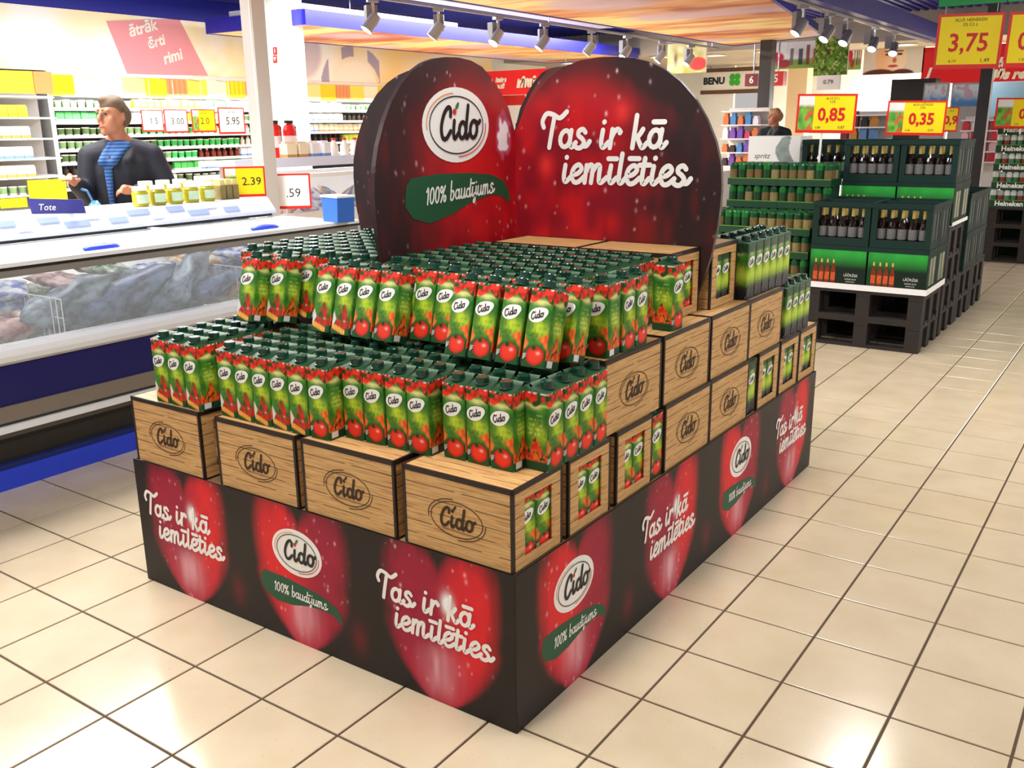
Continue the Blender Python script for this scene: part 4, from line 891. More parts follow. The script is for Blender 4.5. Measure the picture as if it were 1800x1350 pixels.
SHN = {.75: 'first', .93: 'second', 1.114: 'third', 1.30: 'fourth', 1.495: 'fifth', 1.69: 'sixth', 1.88: 'seventh'}
def fill(y0, y1, z, seq, where, pitch, x=WX-.075):
    n = int((y1-y0)/pitch); cnt = {}
    for k in range(n):
        kd = seq[int(k/n*len(seq))]; nm, ct, f, a, b, d = PKS[kd]; cnt[kd] = cnt.get(kd, 0)+1
        i = cnt[kd]-1; pos = ORD[i] if i < 14 else 'further '+ORD[i-14]
        o = link(nm, PM[kd], None, (x+random.uniform(-.012, .012), y0+(k+.5)*pitch, z+.0005), (0, 0, random.uniform(-.12, .12)), f'{d} on {SHN[z]} shelf {where}, {pos} one', ct, 'products on the chilled shelves'); s = random.uniform(1.15, 1.28) if nm == 'yogurt_pot' else random.uniform(1.08, 1.17) if nm == 'dairy_pack' else random.uniform(.98, 1.05); o.scale = (s, s, s)
A_ = [[10, 10, 1, 5], [9, 0, 7, 9, 3, 4, 3, 4], [1, 0, 1, 0, 6, 7, 7, 4], [0, 0, 1, 1, 6, 6, 6, 6, 5], [1, 1, 0, 6, 6, 6, 5, 5], [3, 3, 4, 4, 2, 2, 10, 1], [0, 0, 2, 2, 3, 4]]
for z, seq in zip(ZS[1:], A_): fill(YA+.1, YB-.08, z, seq, 'by the man', .125 if z > .9 else .16)
B_ = [[5, 5, 5], [4, 10, 5, 2], [9, 9, 10, 8], [9, 9, 8, 8], [4, 10, 10, 1], [4, 4, 9, 1], [4, 4, 0, 1]]
for z, seq in zip(ZS[1:], B_):
    if z > .8: fill(YC+.1, YC+2.6, z, seq, 'behind the pillar', .13)
# side shelving at the corner, nearer than the wall unit
cu = thing('corner_shelving', 'white shelving with yellow price boards at the picture edge', 'shelving', (-11.3, 5.62, 0), -.12)
for k, z in enumerate([.56, .75, .98, 1.22, 1.48, 1.75, 2.02]):
    mb = MB(); mb.prism([(-.75, 0), (-.2, 0), (-.02, -.12), (.06, -.4), (.06, -2.2), (-.75, -2.2)], z-.02, z); mb.obj('shelf', W, cu)
mb = MB(); mb.box(-.78, -.75, -2.2, 0, 0, 2.36); mb.obj('back_panel', mat('perforated_grey', '#b0aaa6', .5), cu)
for y in (-2.2, -1.1): 
    mb = MB(); mb.box(-.75, -.70, y, y+.05, 0, 2.36); mb.obj('upright', GREY, cu)
mb = MB(); mb.box(.0, .05, -2.2, -.35, 2.05, 2.33); mb.obj('header', mat('hdr_yellow', '#ffe21e', .5), cu)
mb = MB(); mb.box(.0, .05, -.34, -.1, 2.05, 2.33); mb.obj('header', mat('hdr_orange', '#f08a4a', .5), cu)
mb = MB(); mb.box(.065, .075, -.62, -.12, .64, .94); mb.obj('price_board', YELLOW, cu); mb = MB(); mb.box(.065, .075, -1.0, -.66, .6, .72); mb.obj('price_board', YELLOW, cu)
for zi, z in enumerate([.75, .98, 1.22, 1.48, 1.75]):
    for k in range(7):
        kd = [0, 10, 4, 10, 2][zi]; nm, ct, f, a, b, d = PKS[kd]
        v = Matrix.Rotation(-.12, 3, 'Z') @ Vector((-.05, -.52-k*.125, 0))
        o = link(nm, PM[kd], None, (-11.3+v.x, 5.62+v.y, z+.0005), (0, 0, -.12), f'{d} on {ORD[zi]} corner shelf, {ORD[k]} from the end', ct, 'products on the corner shelving'); o.scale = (1.2, 1.2, 1.2)
# hanging price boards in front of the dairy shelves
for k, (u0, u1, v0, v1, m, tx) in enumerate(((251, 285, 193, 232, WB, '1.5'), (291, 328, 192, 234, WB, '3.00'), (339, 377, 192, 233, YELLOW, '2.0'), (386, 428, 189, 236, WB, '5.95'))):
    a = wp(u0, v1, x=WX+.35); b = wp(u1, v0, x=WX+.35); wd = b[1]-a[1]; ht = b[2]-a[2]
    sign('price_board', (WX+.35, (a[1]+b[1])/2, a[2]), wd, ht, f'{"yellow" if m is YELLOW else "white"} price board with red edge hanging before dairy, {ORD[k]} from the man', m, (0, 0, PI/2), ((tx, ht*.4, .02, ht*.48, INK, {}), ('AKCIJA', ht*.1, 0, ht*.82, INK, {}), ('rimi', ht*.09, wd*.3, ht*.13, REDINK, {})), side=(k == 2))
    mb = MB(); mb.tube([(WX+.35, (a[1]+b[1])/2, a[2]+ht), (WX+.35, (a[1]+b[1])/2, 2.30)], .006, 6); mb.tube([(WX+.35, (a[1]+b[1])/2, 2.30), (WX+.04, (a[1]+b[1])/2, 2.34)], .006, 6)
    mb.obj('sign_hanger', STEEL, label=f'thin steel hanger of the {ORD[k]} dairy price board', cat='hanger')

# ------------------------------------------------------------------ columns
a, b = wp(420, 100, y=4.4), wp(458, 100, y=4.4); cx, wd = (a[0]+b[0])/2, (b[0]-a[0])*.52
mb = MB(); mb.box(cx-wd/2, cx+wd/2, 4.4, 4.4+wd, 0, 3.56); mb.box(cx+wd*.30, cx+wd*.38, 4.394, 4.4, 0, 3.56, 1); mb.obj('column_1', [mat('column_grey', '#c9c9c6', .45), W], kind='structure', label='pale grey square column beyond the freezer')
a, b = wp(464, 200, y=8.0), wp(507, 200, y=8.0)
mb = MB(); mb.box(a[0], b[0], 8.0, 8.4, 0, 3.56); mb.obj('column_2', mat('column_white', '#f4f4f2', .5), kind='structure', label='white pillar with a small red fire sign')
for k, (v0, v1, ch) in enumerate(((84, 95, 'I'), (98, 110, 'V'))):
    p, q = wp(479, v1, y=7.995), wp(489, v0, y=7.995); t = thing('fire_sign', 'small red fire sign on the white pillar, '+('upper' if k == 0 else 'lower'), 'sign', ((p[0]+q[0])/2, 7.99, (p[2]+q[2])/2))
    mb = MB(); mb.box(-.04, .04, -.004, .004, -.05, .05); mb.obj('plate', REDINK, t); letter(ch, .07, WHITEINK, t, (0, -.006, 0), bold=.004)
for k, u in enumerate((489, 508)):
    p = wp(u, 276, x=-6.75); p[2] = 1.271; t = thing('fire_extinguisher', ('nearer' if k == 0 else 'farther')+' red fire extinguisher beside the white pillar', 'fire extinguisher', (p[0], p[1]+(.03 if k else -.03), p[2]-.02))
    mb = MB(); mb.lathe([(.062, 0), (.07, .02), (.07, .30), (.05, .35), (.02, .37)], 16); mb.obj('cylinder', mat('extinguisher_red', '#e01c1c', .3), t, smooth=False)
    mb = MB(); mb.box(-.015, .015, -.05, .05, .37, .40); mb.tube([(0, .02, .38), (0, .09, .33), (0, .09, .1)], .010, 6); mb.obj('valve', BLACK, t)
    mb = MB(); mb.lathe([(.0705, .12), (.0705, .24)], 16, cap=False); mb.obj('sticker', mat('ext_label', '#f2dede', .5), t)

# ------------------------------------------------------------------ second freezer island
f2 = thing('chest_freezer', 'white chest freezer with shelf farther off beyond the column', 'freezer', (-6.0, 4.55, 0))
fpart('cabinet', NAVY, (-1.2, -.02, 0, 5, .1, .60), parent=f2); fpart('white_rim', W, (-.1, .02, 0, 5, .60, .74), parent=f2); fpart('tub_floor', WB, (-1.2, -.1, 0, 5, .61, .64), parent=f2)
fpart('tub_back', WB, (-1.2, -1.17, 0, 5, .64, 1.1), parent=f2); fpart('top_rail', W, (-.14, -.06, 0, 5, 1.08, 1.12), parent=f2); fpart('shelf', W, (-1.1, -.55, 0, 5, 1.20, 1.25), parent=f2); fpart('shelf_rail', mat('pale_blue_rail', '#dfe6fa', .35), (-.55, -.53, 0, 5, 1.17, 1.27), parent=f2)
g = MB(); g.box(-.04, -.034, 0, 5, .74, 1.08); g.obj('front_glass', GLASS, f2)
for y in (.02, 2.5, 4.9): fpart('shelf_post', GREY, (-.8, -.75, y, y+.05, .64, 1.2), parent=f2)
for k in range(14):
    kd = [3, 4, 0, 3, 5, 2, 0][k % 7]; o = link('frozen_food_bag', bm_[kd], None, (-6.22-.26*(k % 2), 4.95+.17*k, .80), (.7, -.5, k*.7), BAGS[kd][2]+f' in the second freezer, {ORD[k]} along', 'frozen food', 'bags in the second freezer'); o.scale = (.32, .32, .2)
for k in range(9):
    kd = [10, 10, 4, 4, 5, 5, 5, 5, 4][k]; nm, ct, f, a_, b_, d = PKS[kd]; o = link(nm, PM[kd], None, (-6.62, 5.35+.17*k, 1.2505), (0, 0, .1*k), f'{d} on the second freezer shelf, {ORD[k]} along', ct, 'products on the second freezer'); o.scale = (1.4, 1.4, 1.4)

# ------------------------------------------------------------------ canopies, rails and spotlights
def clouds(P, seed):
    n = vnoise(P[..., 0]*.5+seed, P[..., 1]*1.3, seed)*.5 + vnoise(P[..., 0]*1.2, P[..., 1]*3.8, seed+1)*.3 + vnoise(P[..., 0]*3, P[..., 1]*9, seed+4)*.2; c = lerp(HC('#b8583a'), HC('#eaa468'), smooth(.3, .5, n)); c = lerp(c, HC('#ffe6a0'), smooth(.5, .68, n)); c = lerp(c, HC('#d8c0d8'), smooth(.6, .85, vnoise(P[..., 0]*.8+5, P[..., 1]*1.0, seed+2))*.8); return c
def canopy(name, poly, z, lab, fascia=.14):
    """poly: four corners (near-left, near-right, far-right, far-left); printed underside, blue edge"""
    t = thing(name, lab, 'canopy', (0, 0, 0)); q = np.array(poly, float); U, V = np.meshgrid(np.linspace(0, 1, 90), np.linspace(0, 1, 150))
    P2 = (q[0]*(1-U)[..., None]+q[1]*U[..., None])*(1-V)[..., None]+(q[3]*(1-U)[..., None]+q[2]*U[..., None])*V[..., None]
    P = np.concatenate([P2, np.full(P2.shape[:2]+(1,), z)], 2); link('printed_underside', grid_mesh('printed_underside', P, clouds(P, 5), PRINTM), t)
    mb = MB(); mb.prism([tuple(p) for p in q], z+.004, z+.05); mb.obj('panel', W, t)
    for k in range(4):
        a, b = q[k], q[(k+1) % 4]; d = (b-a)/np.linalg.norm(b-a); nrm = np.array([d[1], -d[0]])*.05
        mb = MB(); mb.prism([tuple(a), tuple(b), tuple(b+nrm), tuple(a+nrm)], z-.01, z+fascia); mb.obj('fascia', mat('royal_blue_fascia', '#2020a0', .35), t)
    for k in range(4):
        c = q.mean(0)*.25+q[k]*.75; mb = MB(); mb.tube([(c[0], c[1], z+.05), (c[0], c[1], 3.56)], .01, 6); mb.obj('hanger', STEEL, t)
    return t
canopy('cloud_canopy', [(-6.05, 3.0), (-1.75, 3.0), (-4.1, 15.3), (-6.08, 16.3)], 3.0, 'large canopy with orange cloud print underneath above the display aisle', .10)
canopy('cloud_canopy', [(-11.4, 8.24), (-9.3, 8.24), (-9.05, 18.0), (-11.4, 18.0)], 3.0, 'blue edged canopy with pink cloud print over the far freezers', .20)
tr = thing('light_tray', 'white light tray lying on the edge of the far blue canopy', 'light tray', (-9.36, 8.3, 3.22)); mb = MB(); mb.box(-.16, .0, 0, 3.6, 0, .07); mb.obj('tray', WB, tr); mb = MB(); mb.box(-1.6, -.16, 0, .16, 0, .07); mb.obj('end_tray', WB, tr)
# blue ceiling beams
for nm, bx, lab in (('beam_1', (-2.95, -2.62, 8.0, 18.0, 2.98, 3.22), 'blue ceiling beam above the beer aisle'), ('beam_2', (-8.2, -7.9, 2.0, 4.0, 3.0, 3.12), 'dark blue beam end near the column')):
    mb = MB(); mb.box(*bx); mb.box(bx[0]+.02, bx[1]-.02, bx[2]+.01, bx[3]-.01, bx[5], bx[5]+.02); mb.obj(nm, mat('beam_blue', '#23239a', .4), kind='structure', label=lab)
def rail(x, y0, y1, z, lab):
    t = thing('light_rail', lab, 'light rail', (x, y0, z)); mb = MB(); mb.box(-.02, .02, 0, y1-y0, 0, .03); mb.obj('track', GREY, t)
    for y in (.3, (y1-y0)/2, y1-y0-.3): mb = MB(); mb.box(-.006, .006, y, y+.012, .03, (3.56 if x < -5 else 2.982)-z); mb.obj('hanger', STEEL, t)
rail(-6.28, 4.0, 16.0, 2.93, 'grey spotlight rail along the cloud canopy edge'); rail(-2.80, 8.5, 17.9, 2.945, 'grey spotlight rail beside the blue beam')
LENS = mat('lamp_lens', '#ffffff', .3, emit=6.0)
spot0 = None
def spotlight(loc, rz, lab):
    global spot0
    if spot0:
        d = dup(spot0, loc, (0, 0, rz), lab); d.scale = (1.25, 1.25, 1.25); return d
    t = thing('track_spotlight', lab, 'spotlight', loc, rz, 'track spotlights')
    mb = MB(); mb.box(-.03, .03, -.05, .05, -.03, 0); mb.obj('adapter', GREY, t)
    mb = MB(); mb.box(-.008, .008, -.012, .012, -.12, -.03); mb.obj('yoke', STEEL, t)
    a = Matrix.Rotation(math.radians(38), 4, 'X')
    mb = MB(); mb.lathe([(.045, 0), (.05, .03), (.055, .15), (.06, .16)], 16); me = mb.mesh('housing', GREY); me.transform(Matrix.Translation((0, .02, -.20)) @ a @ Matrix.Rotation(PI, 4, 'X') @ Matrix.Translation((0, 0, -.08))); link('housing', me, t)
    mb = MB(); mb.lathe([(.055, 0), (.05, .006), (.0001, .010)], 16); me = mb.mesh('lens', LENS); me.transform(Matrix.Translation((0, .02, -.20)) @ a @ Matrix.Rotation(PI, 4, 'X') @ Matrix.Translation((0, 0, .075))); link('lens', me, t)
    mb = MB(); mb.box(.03, .11, -.05, .05, -.2, -.05); mb.obj('driver_box', mat('driver_grey', '#8f8f92', .4), t)
    t.scale = (1.25, 1.25, 1.25); spot0 = t; return t
for k, (u, v) in enumerate(((655, 5), (770, 14), (875, 28), (957, 40), (1040, 48), (1103, 58), (1165, 64), (1215, 70))):
    p = wp(u, v, x=-6.28); spotlight((-6.28, p[1], 2.93), [2.6, 2.2, 2.9, 2.4, 2.0, 2.7, 2.2, 2.5][k], f'{ORD[k]} track spotlight along the cloud canopy rail')
for k, (u, v) in enumerate(((1412, 8), (1460, 20), (1492, 28), (1540, 38), (1575, 48))):
    p = wp(u, v, x=-2.80); spotlight((-2.80, min(p[1], 17.8), 2.945), 2.4+.2*k, f'{ORD[k]} track spotlight beside the blue beam')

# ------------------------------------------------------------------ beer pallets
PWOOD = mat('dark_pallet_wood', '#2b2420', .75, noise=.35, nscale=18, bump=.3)
def pal_part(sx, sy, sz, n): mb = MB(); mb.box(0, sx, 0, sy, 0, sz); return mb.mesh(n, PWOOD)
pal0 = {}
def pallet(x, y, z, lab, wx=.8, dy=.6, h=.205):
    key = (wx, dy)
    if key in pal0: return dup(pal0[key], (x, y, z), label=lab)
    t = thing('wooden_pallet', lab, 'pallet', (x, y, z), group='stacked wooden pallets'); pal0[key] = t
    nb = 5; bw = dy/nb*.78; top = pal_part(wx, bw, .022, 'deck_board'); st = pal_part(.095, dy, .022, 'stringer_board'); bl = pal_part(.095, .11, h-.068, 'block'); bt = pal_part(wx, .095, .022, 'bottom_board')
    for k in range(nb): link('deck_board', top, t, (0, k*(dy-bw)/(nb-1), h-.022))
    for k in range(3):
        link('stringer_board', st, t, (k*(wx-.095)/2, 0, h-.044))
        for j in range(3): link('block', bl, t, (k*(wx-.095)/2, j*(dy-.11)/2, .022))
    for j in range(3): link('bottom_board', bt, t, (0, j*(dy-.095)/2, 0))
    return t
CGR = mat('crate_dark_green', '#1a312b', .7, noise=.12, spec=.2); CGS = mat('crate_side_green', '#4b5a4a', .45, noise=.2, nscale=12)
def crate_walls(window):
    mb = MB(); wx, dy, h, t = .396, .296, .300, .012
    if window:
        mb.box(0, wx, 0, t, 0, .055); mb.box(0, wx, 0, t, .262, h); mb.box(0, .04, 0, t, .055, .262); mb.box(wx-.04, wx, 0, t, .055, .262)
    else: mb.box(0, wx, 0, t, 0, h)
    mb.box(0, wx, dy-t, dy, 0, h); mb.box(0, wx, t, dy-t, 0, .015)
    for x0 in (0, wx-t):                   # side walls with upright slots
        mb.box(x0, x0+t, t, .055, .015, h); mb.box(x0, x0+t, dy-.055, dy-t, .015, h); mb.box(x0, x0+t, .125, dy-.125, .015, h)
        mb.box(x0, x0+t, .055, .125, .015, .05); mb.box(x0, x0+t, .055, .125, .24, h); mb.box(x0, x0+t, dy-.125, dy-.055, .015, .05); mb.box(x0, x0+t, dy-.125, dy-.055, .24, h)
    return mb.mesh('crate_shell', CGR)
CRW, CRP = crate_walls(True), crate_walls(False)
rimm = MB(); rimm.box(-.003, .399, -.004, .006, .270, .302); rimm.box(-.003, .399, .29, .3, .270, .302); rimm.box(-.004, .006, -.003, .3, .270, .302); rimm.box(.39, .4, -.003, .3, .270, .302); RIMM = rimm.mesh('rim', CGR)
def crate_print():
    nx, ny = 80, 60; U, V = np.meshgrid(np.linspace(0, 1, nx), np.linspace(0, 1, ny)); n = vnoise(U*8, V*3, 3); c = lerp(HC('#0f3d1c'), HC('#2fa83e'), smooth(.5, .95, V)*(.6+.4*n)); c = lerp(c, HC('#0c2015'), smooth(.62, .5, V)*smooth(.28, .5, U))
    c = lerp(c, HC('#0a1a12'), smooth(.12, .0, V)*.8)
    return grid_mesh('printed_front', np.stack([U*.392+.002, np.full_like(U, -.0052), V*.268+.002], 2), c, PRINTM)
def printed_bottles():
    out = []
    for k in range(4):
        mb = MB(); x = .045+k*.042
        mb.add([(x+dx, -.0062, z) for dx, z in ((-.016, .03), (.016, .03), (.016, .13), (.0065, .165), (.0055, .205), (-.0055, .205), (-.0065, .165), (-.016, .13))], [tuple(range(8))]); mb.add([(x+dx, -.0068, z) for dx, z in ((-.0155, .055), (.0155, .055), (.0155, .112), (-.0155, .112))], [(0, 1, 2, 3)], 1); mb.add([(x+dx, -.0068, z) for dx, z in ((-.0062, .178), (.0062, .178), (.0055, .204), (-.0055, .204))], [(0, 1, 2, 3)], 2); me = mb.mesh('printed_bottle', [mat('amber_print', '#7a2a12', .4, noise=.5, nscale=70), mat('label_print', '#d8542a', .4, noise=.7, nscale=90), mat('gold_print', '#d8b45a', .4)]); out.append(me)
    return out
CPR = crate_print(); PBT = printed_bottles()
bottle_meshes = []
mb = MB(); mb.lathe([(.029, 0), (.031, .006), (.031, .135), (.026, .160), (.0145, .185), (.0135, .19)], 14, 0); mb.lathe([(.014, .188), (.0135, .235), (.0145, .237), (.0145, .248), (.0001, .248)], 12, 1)
mb.lathe([(.0315, .045), (.0315, .115)], 14, 2, cap=False)
BEER = mb.mesh('bottle_glass', [mat('brown_glass', '#1a0f0a', .12, coat=.4), mat('gold_foil', '#c9b26a', .35, metal=.4), mat('grey_beer_label', '#6b6a68', .5, noise=.5, nscale=70)])
bc0 = {}
def beer_crate(kind, x, y, z, lab):
    if kind in bc0: return dup(bc0[kind], (x, y, z), label=lab)
    t = thing('beer_crate', lab, 'crate', (x, y, z), group='beer crates on the pallets'); bc0[kind] = t
    link('crate_shell', CRW if kind == 'window' else CRP, t); link('rim', RIMM, t)
    if kind == 'print':
        p = link('printed_front', CPR, t)
        for me in PBT: link('printed_bottle', me, p)
        letter('LĀČPLĒSIS', .026, WHITEINK, p, (.295, -.0065, .095), sx=.8); letter('GAIŠAIS ALUS', .013, WHITEINK, p, (.295, -.0065, .068)); letter('GAIŠAIS ALUS', .010, WHITEINK, p, (.295, -.0065, .050))
    for yy in (.066, .16):
        mb = MB(); mb.box(.392, .3985, yy, yy+.070, .05, .24) if kind != 'window' else mb.box(.392, .394, yy+.002, yy+.066, .052, .238); mb.obj('side_slot', mat('crate_side_pale', '#6f7a55', .5, noise=.4, nscale=14) if kind == 'print' else mat('crate_slot', '#12201c', .6), t)
    return t
def bottles(x, y, z, where, rows=2, n=5):
    for r in range(rows):
        for k in range(n): link('beer_bottle', BEER, None, (x+.058+k*.070, y+.052+r*.068, z+.0155), (0, 0, .3*k), f'gold-necked beer bottle in {where}, {ORD[k]} of the {"front" if r == 0 else "second"} row', 'bottle', 'beer bottles in crates')
S1X = [-.862, -.457]
for k in range(2): pallet(-.868, 5.04, k*.2055, ('lower' if k == 0 else 'upper')+' pallet under the front beer stack')
mb = MB(); mb.box(-.868, -.050, 5.035, 5.65, .4115, .4165); mb.box(-.868, -.050, 5.030, 5.035, .4115, .452); mb.box(-.054, -.050, 5.035, 5.65, .4165, .452); mb.obj('white_tray_sheet', W, label='white cardboard tray edge under the front beer crates', cat='tray')
for j, y in enumerate((5.042, 5.347)):
    for i, x in enumerate(S1X):
        wh = f'{"near" if j == 0 else "rear"} {"inner" if i == 0 else "outer"}'
        beer_crate('print', x, y, .417, f'green printed beer crate, {wh} one at bottom of front stack'); beer_crate('window', x, y, .7205, f'dark beer crate showing bottles, {wh} one on top of front stack')
        if j == 0: bottles(x, y, .7205, f'front stack {"inner" if i == 0 else "outer"} crate')
for k in range(4): pallet(-.868, 5.70, k*.2055, ORD[k]+' pallet from the floor under the tall beer stack'); pallet(-.868, 6.305, k*.2055, ORD[k]+' pallet from the floor behind the tall beer stack') if k < 2 else None
mb = MB(); mb.box(-.868, -.050, 5.70, 6.3, .8225, .8265); mb.box(-.054, -.050, 5.70, 6.3, .8265, .85); mb.obj('white_tray_sheet', W, label='white cardboard tray edge under the tall beer stack', cat='tray')
for j, y in enumerate((5.705, 6.010)):
    for i, x in enumerate(S1X):
        wh = f'{"near" if j == 0 else "rear"} {"inner" if i == 0 else "outer"}'
        beer_crate('print', x, y, .827, f'green printed beer crate, {wh} one at bottom of tall stack'); beer_crate('window', x, y, 1.1305, f'dark beer crate showing bottles, {wh} one on top of tall stack')
        if j == 0: bottles(x, y, 1.1305, f'tall stack {"inner" if i == 0 else "outer"} crate')
for j in range(3):
    for k in range(2): beer_crate('window', -.440, 6.32+j*.305, .4125+k*.3035 if k < 2 else 0, f'dark slotted beer crate behind the tall stack, {ORD[j]} file, {"lower" if k == 0 else "upper"}')
for k in range(2): pallet(-.868, 6.915, k*.2055, ('lower' if k == 0 else 'upper')+' pallet at the back of the beer stacks')
sc = beer_crate('window', -1.285, 6.00, 1.13, 'dark beer crate with green-labelled bottles above the can trays'); bottles(-1.285, 6.00, 1.13, 'crate above the can trays', 1)
# cans on trays
mb = MB(); mb.lathe([(.026, 0), (.033, .010), (.033, .148), (.027, .160), (.027, .166)], 14, 0); mb.lathe([(.0268, .1605), (.0268, .1615)], 14, 1); mb.lathe([(.0332, .05), (.0332, .115)], 14, 2, cap=False)
def can_mesh(c, l): 
    me = mb.mesh('can', [mat('can_'+c, c, .3, metal=.2), mat('can_lid', '#e8eae8', .25, metal=.5), mat('can_band_'+l, l, .35, noise=.3, nscale=50)]); return me
CANG = [can_mesh('#14502a', '#6e5a34'), can_mesh('#1f7030', '#12401f'), can_mesh('#1c4424', '#8a7a4e')]
def tray(x, y, z, w_, d_, lab, col='#123f26', txt=None, h=.055):
    t = thing('can_tray', lab, 'tray', (x, y, z), group='trays of beer cans'); m = mat('tray_'+col, col, .5, noise=.2, nscale=20)
    for nm, bx in (('tray_floor', (0, w_, 0, d_, 0, .004)), ('tray_wall', (0, w_, 0, .004, .004, h)), ('tray_wall', (0, w_, d_-.004, d_, .004, h)), ('tray_wall', (0, .004, .004, d_-.004, .004, h)), ('tray_wall', (w_-.004, w_, .004, d_-.004, .004, h))):
        b = MB(); b.box(*bx); b.obj(nm, m, t)
    if txt: letter(txt[0], txt[1], WHITEINK, t, (w_*txt[2], -.002, h*.5), bold=.0025)
    b = MB(); b.box(.0, w_, -.0015, -.0003, h-.006, h); b.obj('edge_band', mat('lime_band', '#5f9a2a', .5), t)
    return t
def can_row(x, y, z, n, rows, where, meshes, pitch=.0672):
    for r in range(rows):
        for k in range(n): link('beer_can', random.choice(meshes), None, (x+.036+k*pitch, y+.038+r*pitch, z+.0045), (0, 0, random.uniform(0, 6)), f'beer can in {where}, {ORD[k]} of the {ORD[r]} row', 'can', 'cans on trays')
for k in range(2): pallet(-1.735, 5.15, k*.2055, ('lower' if k == 0 else 'upper')+' pallet under the beer can trays')
def tier(x0, y0, zb, layers, ncol, lab, toprows):
    for L in range(layers):
        z = zb+L*.1715
        for j in range(ncol):
            rows = toprows if L == layers-1 else 1
            tray(x0+j*.408, y0, z, .406, .275, f'green tray of beer cans, {lab}, {ORD[L]} layer, {ORD[j]} across')
            if L >= layers-2: can_row(x0+j*.408, y0, z, 6, rows, f'{lab}, {ORD[L]} layer, {ORD[j]} tray', CANG)
            else:
                for q in (0, 5): can_row(x0+j*.408+q*.0672, y0, z, 1, 1, f'{lab}, {ORD[L]} layer, {ORD[j]} tray {"start" if q == 0 else "end"}', CANG)
                can_row(x0+j*.408+.0672, y0, z, 4, 1, f'{lab}, {ORD[L]} layer, {ORD[j]} tray middle', CANG)
    b = MB(); b.box(x0+.008, x0+ncol*.408-.010, y0+.0755, y0+.268, zb+.005, zb+(layers-1)*.1715-.002); b.box(x0+.02, x0+ncol*.408-.02, y0+.08, y0+.26, zb+.0045, zb+.005); b.obj('dark_filler_block', mat('filler_dark_green', '#16402c', .5, noise=.3), label=f'added dark filler block closing off the gaps in the {lab}', cat='can block')  # dark filler added behind the front cans so no bright background shows through
tier(-1.735, 5.17, .412, 3, 2, 'front can stack', 4)
tier(-1.692, 5.46, .412, 5, 2, 'rear can stack', 4)
# white box with printed figure
fb = thing('printed_box', 'white cardboard box printed with a grey silhouette and orange glass', 'box', (-1.76, 6.05, 1.14)); b = MB(); b.box(0, .44, 0, .3, 0, .32); b.obj('carton', W, fb)
b = MB(); b.box(-.04, .44, .0, .45, -1.138, 0); b.obj('support', mat('plain_card', '#b59a70', .7), fb)
U, V = np.meshgrid(np.linspace(0, 1, 60), np.linspace(0, 1, 44)); n = vnoise(U*9, V*9, 6); c = np.ones(U.shape+(3,))*HC('#f4f6f4')
sil = ((U-.72-.06*np.sin(V*7))**2/.02 + (V-.45)**2/.34) < 1; sil2 = ((U-.70)**2/.006+(V-.88)**2/.012) < 1; c = lerp(c, lerp(HC('#2f4a4c'), HC('#9fb0ac'), n), (sil | sil2)*(.75+.25*n)); c = lerp(c, HC('#e8923a'), smooth(.012, .008, (U-.25)**2+(V-.25)**2))
link('printed_face', grid_mesh('printed_face', np.stack([U*.44, np.full_like(U, -.001), V*.32], 2), c, PRINTM), fb); letter('spritz', .06, INK, fb, (.12, -.002, .16), shear=.3)
# can tower at the edge of the picture
HY_ = 10.15; a = wp(1735, 392, y=HY_); pz = a[2]
for k in range(3): pallet(-.46, HY_, k*.2055, ORD[k]+' pallet from the floor under the can tower')
b = MB(); b.box(-.45, .33, HY_+.62, HY_+1.2, 0, 1.6); b.box(-.44, .32, HY_+.63, HY_+1.19, 1.6, 1.615); b.obj('dark_filler_block', mat('filler_dark_green', '#16402c', .5, noise=.3), label='added dark green filler block behind the lettered can tower, darkening its gaps', cat='can block')  # dark block added behind the pallets so their gaps look dark
CANH = [can_mesh('#c9cfc9', '#2a6a3a'), can_mesh('#a8b0aa', '#8a2a26'), can_mesh('#d8ddd8', '#5a7a66')]
zb = .617; lh = .200
for L in range(5):
    for j in range(2):
        x = -.46+j*.402; z = zb+L*lh
        tray(x, HY_, z, .40, .27, f'dark green lettered can tray in the tower, {ORD[L]} layer, {"inner" if j == 0 else "outer"}', '#0f3d28', ('Heineken', .075, .5), h=.085)
        for k in range(6):
            o = link('beer_can', CANH[(k*7+L*3+j) % 3], None, (x+.034+k*.0665, HY_+.038, z+.0045), (0, 0, k), f'silver beer can in the tower, {ORD[L]} layer, {"inner" if j == 0 else "outer"} tray, {ORD[k]}', 'can', 'cans in the tower'); o.scale = (1, 1, 1.12)

# ------------------------------------------------------------------ price signs over the beer
def ysign(u0, u1, vb, vt, y, lab, top, big, b1, b2, side=True, post=0, name='price_sign', ox=.1):
    a = wp(u0, vb, y=y); b_ = wp(u1, vb, y=y); c_ = wp((u0+u1)/2, vt, y=y); x, z, wd, ht = (a[0]+b_[0])/2, (a[2]+b_[2])/2, (b_[0]-a[0]), c_[2]-(a[2]+b_[2])/2
    return sign(name, (x, y, z), wd*1.02, ht, lab, YELLOW, (0, .02, .12), price(wd, ht, top, big, b1, b2, ox), side=side, post=post), (x, y, z, wd, ht)
ysign(1400, 1499, 234, 165, 5.72, 'yellow price sign on a white stick above the can stack', 'ALUS 0.5 L\n5.2%', '0,85', '0.89', '0,87', post=.225)
ysign(1557, 1657, 238, 177, 5.98, 'yellow price sign standing on the tall beer crates', 'ALUS LĀČPLĒSIS\n5.0%', '0,35', '0.70', '0.71')
t, (x, y, z, wd, ht) = ysign(1641, 1753, 121, 24, 7.8, 'large yellow hanging price sign over the beer pallets', 'ALUS HEINEKEN\n5% 0.5 L', '3,75', '4.19', '1,49', side=False, ox=0)
b = MB()
for s in (-1, 1): b.tube([(x+s*wd*.4, y, z+ht), (x+s*wd*.4, y, 2.62)], .004, 6)
b.obj('sign_hanger', STEEL, label='thin wires holding the large hanging price sign', cat='hanger')
